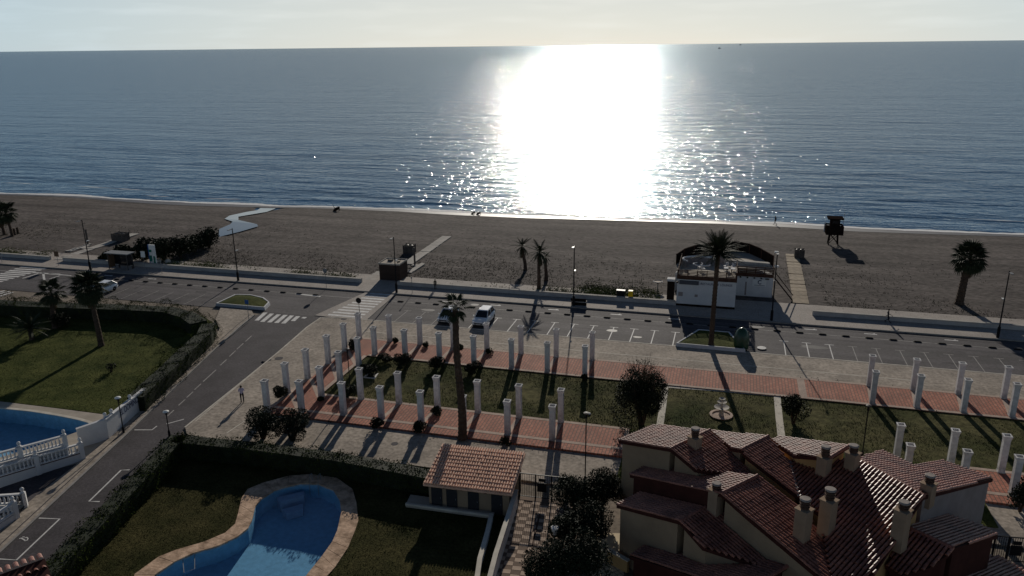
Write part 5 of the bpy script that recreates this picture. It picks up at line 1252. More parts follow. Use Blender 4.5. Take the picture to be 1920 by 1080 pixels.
# ------------------------------------------------------------------ ground growth
def ground_leaves(name, n_, fn, size, mat, zadd, zfn):
    P_ = fn(n_); k = 3; B_ = np.repeat(P_, k, axis=0)+rng.normal(scale=size*0.8, size=(len(P_)*k, 2)); z_ = zfn(B_[:,0], B_[:,1])+np.abs(rng.normal(scale=zadd, size=len(B_)))
    V, Fq = leaves(np.c_[B_, z_], size); o_ = np_mesh(name, V, Fq, mat); o_['kind'] = 'stuff'; return o_
def patch(x, y, s_=0.13, ph=0.0): return np.sin(x*s_+ph)+np.sin(y*s_*1.7-x*0.05+ph*2)+0.7*np.sin(x*s_*2.7+y*s_*2.1+ph)
def scrub_pts(n_):
    P_ = np.c_[rng.uniform(-150, 75, n_), 102.0+np.abs(rng.normal(scale=11, size=n_))]
    k = patch(P_[:,0], P_[:,1]) > rng.normal(loc=0.2, scale=0.9, size=n_); P_ = P_[k]
    P_ = P_[~((P_[:,0] > -8) & (P_[:,0] < 13) & (P_[:,1] < 113))]; P_ = P_[P_[:,1] < 136]
    return P_[~inpoly(P_, [(p.x, p.y) for p in STREAM])]
ground_leaves('beach_scrub', 30000, scrub_pts, 0.13, 'scrub', 0.06, bz)
def weed_pts(n_):
    x = rng.choice([-1,0,1], n_, p=[.4,.4,.2]); P_ = np.c_[np.where(x < 0, rng.uniform(-90, -52, n_), np.where(x == 0, rng.normal(-14, 7, n_), rng.uniform(-135, -108, n_))), 100.4+np.abs(rng.normal(size=n_))*np.where(x == 0, 3.2, 1.3)]
    return P_[(patch(P_[:,0], P_[:,1], 0.3) > rng.normal(scale=.8, size=n_)) & (P_[:,0] < -8) & ~((P_[:,0] > -51) & (P_[:,0] < -44))]
ground_leaves('verge_weeds', 14000, weed_pts, 0.2, 'weed', 0.22, bz)
flat = lambda z_: (lambda x, y: np.full(np.shape(x), z_))
for nme, P_, n_, z_, h_, kp in (('lawn_grass', LC, 26000, 0.17, 0.10, 0.3), ('lawn_grass', LR2+[], 20000, 0.17, 0.10, 0.3), ('lawn_grass', rect(-7, 45, 63.1, 73.1), 30000, 0.17, 0.10, 0.4), ('lawn_grass', [tuple(p)[:2] for p in LG], 40000, 0.03, 0.09, -9)):
    grass(nme, n_, polysampler(P_, (lambda kp: (lambda Q: patch(Q[:,0], Q[:,1], 0.5, 1.0) > kp-1+rng.normal(scale=.6, size=len(Q))))(kp)), z_, h_*0.75, 'grass_blade')
POUT = [(p.x, p.y) for p in POOL_OUT]
grass('lawn_grass', 60000, polysampler(PG[:7], lambda Q: ~inpoly(Q, POUT) & (Q[:,1] > 24)), 0.0, 0.06, 'blade_dark')
ground_leaves('walk_weeds', 260, lambda n_: np.c_[rng.uniform(-40, 20, n_), rng.choice([78.2, 73.1, 63.05, 57.8], n_)+rng.normal(scale=0.12, size=n_)], 0.13, 'leaf_dark', 0.06, flat(0.2))

# ------------------------------------------------------------------ boardwalks and beach furniture
def boardwalk(label, a_, b_, wd, n_, gap, mat='wood', h_=0.12, skew=0.0):
    t_ = thing('boardwalk', label, 'boardwalk', a_, 0); d_ = b_-a_; L_ = Vector((d_.x,d_.y,0)).length; ang_ = math.atan2(d_.y, d_.x); s_ = L_/n_
    me_ = MB().box((0,0,0), (s_-gap, wd, h_)).mesh('plank', mat)
    for k in range(n_):
        c_ = a_.lerp(b_, (k+.5)/n_); inst('plank', me_, t_, (c_.x-a_.x, c_.y-a_.y, float(bz(c_.x, c_.y))+0.06-a_.z+rng.uniform(-.03,.05)), (rng.normal(scale=.01), rng.normal(scale=.02), ang_+rng.normal(scale=0.015)))
    mb = MB()
    for s2 in (-1, 1):
        n2 = Vector((-d_.y, d_.x, 0)).normalized()*wd*0.3*s2; mb.tube([Vector((0,0,-0.02))+n2, Vector((d_.x,d_.y,float(bz(b_.x,b_.y))-a_.z-0.02))+n2], 0.06, 5)
    mb.build('bearers', 'wood_dark', t_); return t_
boardwalk('plank boardwalk crossing the sand right of the restaurant', gb(1502,570), gb(1485,477), 2.0, 15, 0.28)
boardwalk('slab boardwalk leading seaward behind the boxed kiosk', gb(764,496), gb(838,444), 1.7, 17, 0.06, 'concrete')
boardwalk('long pale boardwalk on the left beach, behind the bus shelter', gb(110,488), gb(254,439), 1.6, 24, 0.04, 'concrete')
boardwalk('short boardwalk branch beside the left shower column', gb(127,472), gb(164,461), 1.2, 6, 0.04, 'concrete')
boardwalk('short cross piece joining the two left boardwalks', gb(150,464), gb(168,468), 1.0, 3, 0.04, 'concrete')
boardwalk('pale ramp of slabs left of the boxed kiosk', gb(690,528), gb(716,510), 1.6, 4, 0.04, 'concrete')
def crate(label, px_, py_, wpx, top):
    p = gb(px_, py_); S_ = 1/( (p-CAM).dot(CF)/F_PX ); wd = wpx/S_; H_ = ht(p.x, p.y, top)-p.z; t_ = thing('bin_enclosure', label, 'bin enclosure', p, 0, 'slatted bin enclosures on the sand')
    n_ = 5
    for s_, (dx_, dy_, rr) in enumerate(((0,-.5,0),(0,.5,0),(-.5,0,1),(.5,0,1))):
        for k in range(n_):
            mb = MB(); mb.box((dx_*wd, dy_*wd*0.9, H_*(k+.5)/n_), ((wd, .06, H_/n_*.86) if not rr else (.06, wd*.9, H_/n_*.86))); mb.build('slat', 'wood_grey', t_)
    for a_, b_ in ((-.5,-.5),(.5,-.5),(-.5,.5),(.5,.5)): mb = MB(); mb.box((a_*wd, b_*wd*.9, H_/2+.04), (.12,.12,H_+.08)); mb.build('corner_post', 'wood_grey', t_)
    for k in (-1, 1): mb = MB(); mb.lathe([(wd*.2,0.05),(wd*.22,H_*.9),(wd*.2,H_*.97),(wd*.05,H_*1.02)], (k*wd*.23,0,0), 10); mb.build('bin', 'black_metal', t_)
    mb = MB(); mb.tube([(0,0,H_*.9),(0,0,H_+.7)], 0.03, 5); mb.build('stake', 'wood_grey', t_)
crate('slatted bin enclosure beside the boardwalk behind the kiosk', 768, 474, 18, 459); crate('slatted bin enclosure at the seaward end of the plank boardwalk', 1498, 483, 16, 467); crate('slatted bin enclosure at the end of the left boardwalk', 227, 451, 22, 437)
# lifeguard tower
p = gb(1561, 458); t_ = thing('lifeguard_tower', 'dark wooden lifeguard tower on crossed legs near the waterline', 'lifeguard tower', p); S_ = F_PX/(p-CAM).dot(CF)
zz = lambda row_: ht(p.x, p.y, row_)-p.z
z1, z2, z3, z4 = zz(437), zz(420), zz(410), zz(405.5)
for a_, b_ in ((-1,-1),(1,-1),(-1,1),(1,1)): mb = MB(); mb.tube([(a_*0.78, b_*0.78, -0.2), (a_*0.62, b_*0.62, z1)], 0.085, 6); mb.build('leg', 'wood_black', t_)
for yy in (-.7,.7):
    for s_ in (-1,1): mb = MB(); mb.tube([(-.72*s_, yy, 0.3), (.66*s_, yy, z1-.1)], 0.05, 5); mb.build('brace', 'wood_black', t_)
for xx in (-.7,.7):
    for s_ in (-1,1): mb = MB(); mb.tube([(xx, -.72*s_, 0.3), (xx, .66*s_, z1-.1)], 0.05, 5); mb.build('brace', 'wood_black', t_)
mb = MB(); mb.box((0,0,z1), (2.75,2.75,0.14)); mb.build('platform', 'wood_black', t_)
for k in range(4):
    for dx_, dy_, rr in ((0,-1.34,0),(0,1.34,0),(-1.34,0,1),(1.34,0,1)): mb = MB(); mb.box((dx_, dy_, z1+.22+.33*k*(z2-z1)/1.5), ((2.7,.05,.30) if not rr else (.05,2.7,.30))); mb.build('rail_board', 'wood_black', t_)
mb = MB(); mb.box((0,0,(z1+z3)/2), (1.5,1.5,z3-z1)); mb.build('cabin', 'wood_black', t_)
mb = MB(); mb.box((0,-.76,z3-.45), (1.0,.03,.45)); mb.build('window', 'glass_dark', t_)
mb = MB(); mb.box((0,0,z3+.12), (2.5,2.5,.22)); mb.build('roof', 'wood_black', t_)
mb = MB(); mb.tube([(1.45,0.9,z1-1),(1.5,0.9,z4+1.0)], 0.03, 5); mb.build('flag_pole', 'grey_metal', t_)
mb = MB(); mb.tube([(-1.5,.5,z2+.1),(-1.55,.3,z1+.1)], 0.09, 6); mb.build('rescue_board', 'white_wall', t_)
# boxed kiosk
a_, b_ = g(713, 524, 0.1), g(749, 527.5, 0.1); y0_ = (a_.y+b_.y)/2; H_ = ht(a_.x, y0_, 495); wd = b_.x-a_.x
t_ = thing('boxed_kiosk', 'closed brown wooden kiosk box with pale flat roof in the wall gap', 'kiosk', Vector(((a_.x+b_.x)/2, y0_, 0)))
dp = 2.9; mb = MB(); mb.box((0, dp/2, H_/2), (wd, dp, H_)); mb.build('core', 'kiosk_wood', t_)
n_ = 14
me_ = MB().box((0,0,H_/2), (wd/n_-.02,.05,H_-.1)).mesh('plank', 'kiosk_wood')
for k in range(n_): inst('plank', me_, t_, (-wd/2+wd*(k+.5)/n_, -.03, 0)); 
for k in range(n_): inst('plank', me_, t_, (wd/2+.03, dp*(k+.5)/n_, 0), (0,0,R(90)), (dp/wd, 1, 1))
mb = MB(); mb.box((0, dp/2, H_+.02), (wd+.2, dp+.2, .1)); mb.build('roof', 'terrace', t_)
mb = MB()
for q in (((0,-.05),(wd+.2,.1)),((0,dp+.05),(wd+.2,.1)),((-wd/2-.05,dp/2),(.1,dp)),((wd/2+.05,dp/2),(.1,dp))): mb.box((q[0][0],q[0][1],H_+.13), (q[1][0],q[1][1],.12))
mb.build('roof_kerb', 'concrete', t_)
mb = MB(); mb.box((-.5,dp*.6,H_+.2), (.7,.5,.26)); mb.build('roof_unit', 'wood_grey', t_)
mb = MB(); mb.tube([(0.1,dp*.8,H_+.2),(0.9,dp*.75,H_+.25),(1.1,dp*.5,H_+.2),(0.9,dp*.3,H_+.12)], .06, 6); mb.build('roof_pipe', 'wood_black', t_)

# ------------------------------------------------------------------ restaurant
X0, X1 = g(1267, 575).x, g(1377, 579).x; YF = 98.2
YF = g(1268, 574, 0).y
XR = g(1447, 560, 0).x; YR = g(1412, 556, 0.0).y
zw_ = ht(X0, YF, 519.5); zr_ = ht(X0, YF, 505); zwR = ht(XR, YR, 518.5); zrR = ht(XR, YR, 502)
rs_ = thing('beach_restaurant', 'white flat roofed beach restaurant with brown slatted terrace railings', 'restaurant', Vector(((X0+X1)/2, YF, 0)))
arc = [(*onplane_[:2],) for onplane_ in [g(px_, py_, 5.1) for px_, py_ in ((1268,477),(1283,467),(1302,461),(1330,456.5),(1360,454),(1385,454),(1406,458),(1428,467),(1451,480))]]
foot = [(X0,YF),(X1,YF),(X1,YR),(XR,YR)]+arc[::-1]
fl = zw_-0.15
mb = MB(); mb.prism(foot[:2]+[(X1, YR+1.2), (X0, YR+1.2)], 0, fl); mb.build('front_wall', 'white_wall', rs_, True)
mb = MB(); mb.prism([(X1+.002,YR),(XR,YR),(XR,YR+1.2),(X1+.002,YR+1.2)], 0, zwR-.15); mb.build('side_wall', 'white_wall', rs_, True)
mb = MB(); mb.prism([(X0+.02,YR+1.19),(XR-.02,YR+1.19)]+arc[::-1], 0, zwR-.4); mb.build('rear_block', 'white_wall', rs_, True)
mb = MB(); mb.prism([(X0+.1,YF+.1),(X1-.05,YF+.1),(X1-.05,YR+.1),(XR-.1,YR+.1)]+[(a_[0]*.985+((X0+XR)/2)*.015, a_[1]-.15) for a_ in arc[::-1]], fl-.1, fl+.03); mb.build('terrace_floor', 'terrace', rs_, True)
mb = MB(); mb.box(((X0+X1)/2, YF-.03, .2), (X1-X0+.02, .06, .4)); mb.build('plinth', 'wood_black', rs_, True)
mb = MB(); mb.box(((X0+X1)/2, YF-.04, zw_+.05), (X1-X0+.1, .1, .55)); mb.build('fascia_board', 'wood_dark', rs_, True)
mb = MB(); mb.box(((X1+XR)/2+.05, YR-.04, zwR+.05), (XR-X1-.1, .1, .5)); mb.build('fascia_board', 'wood_dark', rs_, True)
def railing(p, q, z0_, z1_, npan, nsl=4, mat='wood_dark'):
    p, q = Vector((*p,0)), Vector((*q,0)); d_ = q-p; L_ = d_.length; an = math.atan2(d_.y, d_.x)
    for k in range(npan+1): c_ = p.lerp(q, k/npan); mb = MB(); mb.box((c_.x, c_.y, (z0_+z1_)/2), (.12,.10,z1_-z0_+.05), an); mb.build('railing_post', mat, rs_, True)
    for k in range(npan):
        c_ = p.lerp(q, (k+.5)/npan)
        for j in range(nsl): mb = MB(); mb.box((c_.x, c_.y, z0_+(z1_-z0_)*(j+.6)/nsl), (L_/npan-.13,.04,(z1_-z0_)/nsl*.55), an); mb.build('railing_slat', mat, rs_, True)
railing((X0+.1,YF), (X1-.1,YF), zw_+.3, zr_, 6); railing((X1+.15,YR), (XR,YR), zwR+.28, zrR, 4); railing((X0,YF+.1), (X0,YR+1.5), zw_, zr_, 4); railing((X1,YF+.1), (X1,YR-.1), zw_, zr_, 2)
mb = MB(); n2 = len(arc); mb.add([(x,y,fl-.2) for x,y in arc]+[(x,y,5.1) for x,y in arc]+[(x,y+.14,fl-.2) for x,y in arc]+[(x,y+.14,5.1) for x,y in arc], [f_ for i in range(n2-1) for f_ in ((i,i+1,n2+i+1,n2+i),(2*n2+i+1,2*n2+i,3*n2+i,3*n2+i+1),(n2+i,n2+i+1,3*n2+i+1,3*n2+i))])
mb.build('curved_screen', 'wood_black', rs_, True)
mb = MB(); mb.tube([(x,y-.05,5.15) for x,y in arc], .07, 6); mb.build('screen_rail', 'wood_dark', rs_, True)
for k in range(1, n2): 
    mb = MB(); a_ = arc[k]; mb.box((a_[0], a_[1]-.08, 4.3), (.12,.12,1.7)); mb.build('screen_post', 'wood_dark', rs_, True)
mb = MB(); mb.prism([(X0+.3,YR+4.6),(XR-.4,YR+3.2),(XR-.6,YR+6.2),((X0+XR)/2,YR+7.5),(X0+1.2,YR+7.0)], 5.35, 5.43, bottom=True); cnp = mb.build('thatch_canopy', 'wood_black', rs_, True)
bpy.data.objects.remove(cnp)
# bar counter, parapet, boxes on the terrace
c_ = g(1313, 492, fl+.6)
mb = MB(); q = [(c_.x+2.3*math.cos(a_), c_.y+1.6*math.sin(a_), fl+1.0) for a_ in np.linspace(0.3, 3.9, 16)]
for zz0, th_ in ((0.0, 1.0),):
    for i in range(15): mb.add([(q[i][0],q[i][1],fl),(q[i+1][0],q[i+1][1],fl),(q[i+1][0],q[i+1][1],fl+1),(q[i][0],q[i][1],fl+1)], [(0,1,2,3)])
mb.build('bar_front', 'render_grey', rs_, True); mb = MB(); mb.tube(q, .13, 6); mb.build('bar_top', 'white_wall', rs_, True)
c2 = g(1316, 496, fl+.9); mb = MB(); mb.tube([(c2.x+1.1*math.cos(a_), c2.y+.8*math.sin(a_), fl+.95) for a_ in np.linspace(2.2, 6.0, 12)], .09, 6); mb.build('inner_counter', 'white_wall', rs_, True)
mb = MB(); c3 = g(1350, 492, fl); mb.box((c3.x, c3.y, fl+.6), (1.1,.8,1.2)); mb.build('service_box', 'render_grey', rs_, True)
mb = MB(); mb.prism([(g(1357,494,fl).x, g(1357,494,fl).y),(XR-.5, YR+1.6),(XR-.5,YR+2.3),(g(1357,494,fl).x, g(1357,494,fl).y+.9)], fl, fl+.5); mb.build('parapet', 'concrete', rs_, True)
# lettering, sign boards and small panels on the white walls
cu = bpy.data.curves.new('lettering', 'FONT'); cu.body = 'RESTAURANT LOUNGE'; cu.align_x = 'CENTER'; cu.align_y = 'CENTER'; cu.extrude = 0.006
to = bpy.data.objects.new('lettering', cu); COL.objects.link(to); bpy.context.view_layer.update()
dg = bpy.context.evaluated_depsgraph_get(); me_ = bpy.data.meshes.new_from_object(to.evaluated_get(dg)); bpy.data.objects.remove(to); me_.materials.clear(); me_.materials.append(MT['sign_text'])
xa, xb_ = onplane(1314, 531, Vector((0,YF,0)), Vector((0,1,0))), onplane(1373, 537, Vector((0,YF,0)), Vector((0,1,0)))
put_text(me_, rs_, (xa+xb_)/2, Vector((1,0,0)), (xb_-xa).x, 1.15, UP, 0.015)
def panel(name, px0, px1, Y_, mat, d_=.04):
    a_, b_ = onplane(*px0, Vector((0,Y_,0)), Vector((0,1,0))), onplane(*px1, Vector((0,Y_,0)), Vector((0,1,0))); mb = MB(); mb.box(((a_.x+b_.x)/2, Y_-d_/2-.004, (a_.z+b_.z)/2), (abs(b_.x-a_.x), d_, abs(b_.z-a_.z))); return mb.build(name, mat, rs_, True)
panel('awning_panel', (1274,525), (1310,534), YF, 'cloth_grey', .25); panel('notice_panel', (1272,547), (1280,555), YF, 'render_grey'); panel('notice_panel', (1302.5,552), (1308,557), YF, 'render_grey'); panel('wall_lamp', (1269,527), (1271.5,530.5), YF, 'black_metal', .15)
panel('sign_board', (1411,524), (1436,537.5), YR, 'sign_plate' if 'sign_plate' in MT else 'lamp_glass', .05)
for k in range(5): panel('hanging_plant', (1387+13*k-(k == 4)*4, 518+k), (1390+13*k, 520+k), YR, 'leaf_dark', .2)
a_ = onplane(1425, 529, Vector((0,YR,0)), Vector((0,1,0))); mb = MB(); mb.tube([(a_.x+.24*math.cos(t2), YR-.065, a_.z+.24*math.sin(t2)) for t2 in np.linspace(.8, 5.5, 12)], .06, 5); mb.build('logo', 'sign_text', rs_, True)
panel('sign_line', (1414,534), (1434,536), YR, 'sign_text', .07)
panel('wall_seam', (1397.5,528), (1398.5,553), YR, 'render_grey', .012)
for z_, yy in ((5.3, YR+4),(4.1, YR+1)): mb = MB(); mb.box((XR+.35, yy, z_), (.5,.35,.2)); mb.build('side_lamp', 'lamp_glass', rs_, True)
mb = MB(); mb.tube([(XR+.2, YR+.5, 3.4),(XR+2.6, YR-.6, .7)], .06, 6); mb.tube([(XR+.2, YR+.5, 2.6),(XR+2.6, YR-.6, 0)], .09, 6); mb.build('stair_rail', 'wood_black', rs_, True)
# terrace furniture: things that stand on the terrace
for k, (px_, py_) in enumerate(((1364,503),(1372,504))):
    c_ = g(px_, py_, fl+.7); t_ = thing('terrace_table', ['white terrace table left of the other on the restaurant roof','white terrace table right of the other on the restaurant roof'][k], 'table', Vector((c_.x, c_.y, fl+.03)), 0, 'tables on the restaurant terrace')
    mb = MB(); mb.box((0,0,.72), (.85,.85,.05)); mb.build('tabletop', 'white_wall', t_); mb = MB(); mb.tube([(0,0,0),(0,0,.7)], .05, 6); mb.build('leg', 'black_metal', t_)
for k, (px_, py_) in enumerate(((1361,498),(1375,499),(1313,500),(1318,503),(1342,478),(1349,478),(1360,479))):
    c_ = g(px_, py_, fl+.5); t_ = thing('terrace_chair', ['white chair behind the left terrace table','white chair behind the right terrace table','white chair inside the round bar, left one','white chair in front of the round bar','white chair by the curved screen, left one','white chair by the curved screen, middle one','white chair by the curved screen, right one'][k], 'chair', Vector((c_.x, c_.y, fl+.03)), rng.random()*6, 'white chairs on the restaurant terrace')
    mb = MB(); mb.box((0,0,.45), (.5,.5,.05)); mb.build('seat', 'white_wall', t_); mb = MB(); mb.box((0,.24,.72), (.5,.05,.5)); mb.build('backrest', 'white_wall', t_)
    for a_, b_ in ((-1,-1),(1,-1),(-1,1),(1,1)): mb = MB(); mb.box((a_*.22,b_*.22,.22), (.04,.04,.44)); mb.build('leg', 'white_wall', t_)

# ------------------------------------------------------------------ cars (front towards -Y)
def car(label, p, rot, L_, W_, H_, hood, suv):
    t_ = thing('parked_car', label, 'car', p, rot, 'white cars parked in the bays'); w2 = W_/2; zb = 0.24; belt = H_*0.60
    st = [(-L_/2, .42, belt*.70, .80), (-L_/2+.12, .30, belt*.80, .93), (-L_/2+.5, zb, belt*.88, 1.0), (-L_/2+hood*.6, zb, belt*.95, 1.0), (-L_/2+hood, zb, belt, 1.0), (0, zb, belt*1.01, 1.0), (L_/2-.9, zb, belt*1.03, 1.0), (L_/2-.25, zb+.04, belt*1.03, .96), (L_/2, .42, belt*.92, .86)]
    mb = MB(); V = []; Fc = []
    for y_, z0_, z1_, f_ in st:
        w_ = w2*f_; V += [(-w_*.94,y_,z0_),(-w_,y_,z0_+.15),(-w_,y_,(z0_+z1_)/2),(-w_*.97,y_,z1_-.10),(-w_*.86,y_,z1_),(w_*.86,y_,z1_),(w_*.97,y_,z1_-.10),(w_,y_,(z0_+z1_)/2),(w_,y_,z0_+.15),(w_*.94,y_,z0_)]
    for i in range(len(st)-1):
        for k in range(10): Fc.append((i*10+k, i*10+(k+1)%10, (i+1)*10+(k+1)%10, (i+1)*10+k))
    Fc += [tuple(range(10))[::-1], tuple(range((len(st)-1)*10, len(st)*10))]; mb.add(V, Fc); smooth(mb.build('body', 'car_white', t_))
    yA, yB, yC, yD = -L_/2+hood-.05, -L_/2+hood+.85, L_/2-.45-(.25 if suv else .45), L_/2-.12
    def cab(s_, zo, z1_, in_): return [(-w2*.86+in_,yA+in_,belt-.03),(w2*.86-in_,yA+in_,belt-.03),(w2*.86-in_,yD-in_,belt-.03),(-w2*.86+in_,yD-in_,belt-.03),(-w2*.68+in_,yB,z1_),(w2*.68-in_,yB,z1_),(w2*.68-in_,yC,z1_),(-w2*.68+in_,yC,z1_)]
    q = cab(1, 0, H_-.05, .02); mb = MB(); mb.add(q, [(4,5,6,7),(0,1,5,4),(1,2,6,5),(2,3,7,6),(3,0,4,7)]); mb.build('windows', 'glass_dark', t_)
    mb = MB(); mb.add([(-w2*.70,yB-.08,H_-.06),(w2*.70,yB-.08,H_-.06),(w2*.70,yC+.1,H_-.06),(-w2*.70,yC+.1,H_-.06),(-w2*.60,yB+.1,H_),(w2*.60,yB+.1,H_),(w2*.60,yC,H_),(-w2*.60,yC,H_)], [(4,5,6,7),(0,1,5,4),(1,2,6,5),(2,3,7,6),(3,0,4,7),(3,2,1,0)]); mb.build('roof', 'car_white', t_)
    q = [Vector(v) for v in cab(1, 0, H_-.05, .0)]; pr_ = []
    for a_, b_ in ((0,4),(1,5),(2,6),(3,7)): pr_.append((q[a_], q[b_]))
    for s_ in (0, 3):
        a_, b_ = (q[0], q[4]) if s_ == 0 else (q[1], q[5]); c_, d_ = (q[3], q[7]) if s_ == 0 else (q[2], q[6]); pr_.append((a_.lerp(c_, .52), b_.lerp(d_, .45)))
    for a_, b_ in pr_: mb = MB(); mb.tube([a_, b_], .05, 5); mb.build('roof_pillar', 'car_white', t_)
    for sx in (-1, 1):
        for yy in (-L_/2+.85, L_/2-.85):
            wh = bpy.data.objects.new('wheel', None); COL.objects.link(wh); wh.parent = t_; wh.location = (sx*(w2-.10), yy, .33); wh.rotation_euler = (0, R(90), 0)
            mb = MB(); mb.lathe([(.22,-.11),(.31,-.10),(.33,-.05),(.33,.05),(.31,.10),(.22,.11)], n=18); mb.build('tyre', 'rubber', wh)
            mb = MB(); mb.lathe([(.05,-.112),(.21,-.105),(.21,.105),(.05,.112)], n=12); mb.build('rim', 'rim', wh)
        mb = MB(); mb.box((sx*w2*.70, -L_/2+.10, belt*.74), (w2*.36,.16,.13), sx*.35); mb.build('headlight', 'headlight', t_)
        mb = MB(); mb.box((sx*(w2+.08), yA+.28, belt+.08), (.18,.10,.13)); mb.build('mirror', 'car_white', t_)
        mb = MB(); mb.box((sx*w2*.80, L_/2-.06, belt*.85), (.22,.10,.24)); mb.build('tail_light', 'fascia_and_shade', t_)
    mb = MB(); mb.box((0,-L_/2+.02,.56), (W_*.56,.06,.16)); mb.build('grille', 'car_black', t_); mb = MB(); mb.box((0,-L_/2+.03,.36), (W_*.7,.10,.13)); mb.build('lower_intake', 'car_black', t_); mb = MB(); mb.box((0,-L_/2-.015,.47), (.5,.02,.1)); mb.build('number_plate', 'paint', t_)
    return t_
p = g(893, 617); car('white estate car parked nose out, right of the palm trunk', Vector((p.x+.15, 85.0+2.25, 0)), 0.0, 4.55, 1.85, 1.66, 1.15, True)
p = g(826, 612); car('small white hatchback half hidden behind the palm trunk', Vector((p.x+.1, 85.1+2.0, 0)), 0.0, 4.05, 1.76, 1.5, 1.0, False)
p = g(196, 548); car('white car mostly hidden behind the big garden palm', Vector((p.x, 86.4, 0)), 0.0, 4.2, 1.78, 1.52, 1.0, False)

# ------------------------------------------------------------------ people
def person(label, p, H_, rot, pose, shirt='cloth_dark', legs='cloth_dark', name='person'):
    t_ = thing(name, label, 'person', p, rot); k = H_/1.75
    J = {'pel':(0,0,.95),'sp':(0,0,1.15),'ch':(0,0,1.36),'nk':(0,0,1.50),'hd':(0,-.015,1.60),'ht':(0,-.01,1.70),'ns':(0,-.105,1.60)}
    Rd = {'pel':(.16,.11),'sp':(.145,.10),'ch':(.17,.11),'nk':(.058,.058),'hd':(.085,.095),'ht':(.07,.08),'ns':(.015,.015)}
    ed = [('pel','sp','s'),('sp','ch','s'),('ch','nk','s'),('nk','hd','f'),('hd','ht','h'),('hd','ns','f')]
    for s_, n_ in ((-1,'l'),(1,'r')):
        st = pose.get('step', 0)*s_; sh = (.185*s_,0,1.40)
        J.update({'hp'+n_:(.10*s_,0,.90),'kn'+n_:(.11*s_,-.05-.5*max(0,-st)*.3+.28*-st*.5,.50),'an'+n_:(.11*s_,.30*st+.02,.09+.06*max(0,st)),'to'+n_:(.12*s_,.30*st-.17,.04+.02*max(0,st))})
        if pose.get('hold'): el, wr, f0 = (.25*s_,-.02,1.12), (.12*s_,-.27,1.18), (.07*s_,-.34,1.20)
        else: el, wr, f0 = (.24*s_,.04-.16*st*-1*.6,1.13), (.26*s_,-.06+.30*-st,.90), (.26*s_,-.09+.36*-st,.82)
        J.update({'sh'+n_:sh,'el'+n_:el,'wr'+n_:wr,'hn'+n_:f0})
        Rd.update({'hp'+n_:(.095,.10),'kn'+n_:(.062,.065),'an'+n_:(.045,.05),'to'+n_:(.04,.032),'sh'+n_:(.065,.065),'el'+n_:(.045,.045),'wr'+n_:(.03,.03),'hn'+n_:(.036,.02)})
        ed += [('pel','hp'+n_,'t'),('hp'+n_,'kn'+n_,'t'),('kn'+n_,'an'+n_,'t'),('an'+n_,'to'+n_,'o'),('ch','sh'+n_,'s'),('sh'+n_,'el'+n_,'s'),('el'+n_,'wr'+n_,'s' if pose.get('sleeves',1) else 'f'),('wr'+n_,'hn'+n_,'f')]
        d_ = (Vector(f0)-Vector(wr)).normalized(); sd_ = Vector((s_,0,0)).cross(d_); sd_ = sd_.normalized() if sd_.length > .1 else Vector((0,1,0))
        for q in range(5):
            tip = Vector(f0)+d_*((.085,.095,.088,.07,.03)[q])+sd_*((q-1.5)*.022 if q < 4 else -.07); nm_ = 'f%d%s' % (q, n_); J[nm_] = tuple(tip); Rd[nm_] = (.009,.009); ed.append(('hn'+n_, nm_, 'f'))
    if pose.get('lean'):
        for q in list(J):
            if J[q][2] > .96: J[q] = (J[q][0], J[q][1]-pose['lean']*(J[q][2]-.95), J[q][2])
    names = list(J); me = bpy.data.meshes.new('body'); me.from_pydata([Vector(J[q])*k for q in names], [(names.index(a_), names.index(b_)) for a_, b_, _ in ed], [])
    o = bpy.data.objects.new('body', me); COL.objects.link(o); md = o.modifiers.new('skin', 'SKIN'); md.use_smooth_shade = True
    for i, q in enumerate(names): sv = me.skin_vertices[0].data[i]; sv.radius = (Rd[q][0]*k, Rd[q][1]*k); sv.use_root = (q == 'pel')
    o.modifiers.new('sub', 'SUBSURF').levels = 1
    bpy.context.view_layer.update(); dg = bpy.context.evaluated_depsgraph_get(); m2 = bpy.data.meshes.new_from_object(o.evaluated_get(dg)); bpy.data.objects.remove(o); m2.name = 'body'
    m2.materials.clear(); mats = {'s':shirt,'t':legs,'f':'skin','h':'skin','o':'hair'}; keys = list(mats)
    for q in keys: m2.materials.append(MT[mats[q]])
    seg_ = [(Vector(J[a_])*k, Vector(J[b_])*k, c_) for a_, b_, c_ in ed]
    for f_ in m2.polygons:
        c_ = f_.center; best = min(seg_, key=lambda s_: (c_-(s_[0]+(s_[1]-s_[0])*max(0, min(1, (c_-s_[0]).dot(s_[1]-s_[0])/max(1e-9, (s_[1]-s_[0]).length_squared))))).length)
        f_.material_index = keys.index(best[2]); f_.use_smooth = True
    bo_ = bpy.data.objects.new('body', m2); COL.objects.link(bo_); bo_.parent = t_
    hd_ = Vector(J['hd'])*k; mb = MB(); mb.lathe([(.094*k,-.02*k),(.104*k,.04*k),(.09*k,.10*k),(.05*k,.14*k),(.005,.152*k)], (hd_.x, hd_.y+.015*k, hd_.z), 10); smooth(mb.build('hair', 'hair', t_))
    return t_
p = g(455, 755, 0.1); person('person in pale shirt and dark trousers standing alone on the plaza', p, ht(p.x, p.y, 722.5)-.1, math.atan2(p.x, -p.y)+math.pi*0, {'hold':1}, 'shirt_white', 'cloth_dark')
p = g(1661, 600, PZ); p.y = 98.2; person('person in dark clothes walking along the promenade before the wall', Vector((p.x, p.y, PZ)), 1.75, R(80), {'step':1}, 'cloth_dark', 'cloth_dark')
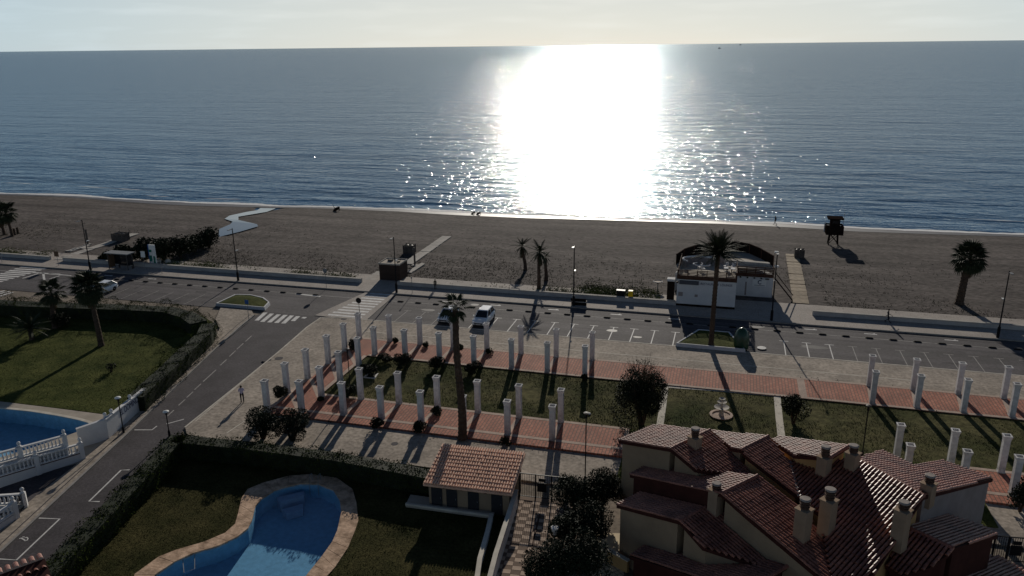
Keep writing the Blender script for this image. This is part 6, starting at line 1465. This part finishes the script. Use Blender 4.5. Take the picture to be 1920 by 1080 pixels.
p = g(819, 540, PZ); person('short person in dark clothes standing at the sea wall', Vector((p.x, 98.4, PZ)), 1.45, R(10), {}, 'cloth_olive', 'cloth_dark')
p = gb(1453, 419.5); p.y = min(p.y, float(shore_y(p.x))-1.0); person('person in dark clothes strolling at the water edge', Vector((p.x, p.y, float(bz(p.x,p.y)))), 1.78, R(-70), {'step':.8,'lean':.12}, 'cloth_dark', 'cloth_dark')
# ------------------------------------------------------------------ driftwood at the waterline, boats far out
for k, (px_, py_, s_, lab) in enumerate(((631,396,1.0,'dark driftwood lump with one raised branch by the foam'),(887,402,.6,'small dark driftwood stub by the foam, left of two'),(897,403,.65,'small dark driftwood stub by the foam, right of two'))):
    p = gb(px_, py_); t_ = thing('driftwood', lab, 'driftwood', p, 0, 'driftwood along the waterline'); mb = MB()
    mb.tube([(-.7*s_,0,0),(0,.1,.5*s_),(.6*s_,0,.75*s_),(.7*s_,0,.2*s_)], [.2*s_,.36*s_,.34*s_,.18*s_], 7); mb.build('log', 'wood_black', t_)
    mb = MB(); mb.tube([(-.2*s_,0,.3*s_),(-.6*s_,0,1.0*s_),(-.85*s_,0,1.6*s_)], [.10*s_,.07*s_,.03], 5); mb.tube([(.3*s_,0,.5*s_),(.42*s_,.1,1.15*s_)], [.09*s_,.04], 5); mb.build('branch', 'wood_black', t_)
for k, (px_, py_, s_) in enumerate(((1349,91,1.6),(1388,84.5,3.0))):
    p = g(px_, py_, SEA_Z); t_ = thing('far_boat', ['tiny dark boat on the horizon, nearer one by the glare','tiny dark boat on the horizon, farther one'][k], 'boat', p, 0.3, 'boats near the horizon')
    mb = MB(); mb.extr([(-5*s_,-1.5*s_,0),(4*s_,-1.5*s_,0),(6*s_,0,0),(4*s_,1.5*s_,0),(-5*s_,1.5*s_,0)], (0,0,1.8*s_)); mb.build('hull', 'black_metal', t_)
    mb = MB(); mb.box((-1*s_,0,2.8*s_), (4*s_,2*s_,2.2*s_)); mb.build('cabin', 'grey_metal', t_); mb = MB(); mb.tube([(0,0,3*s_),(0,0,7*s_)], .15*s_, 5); mb.build('mast', 'black_metal', t_)
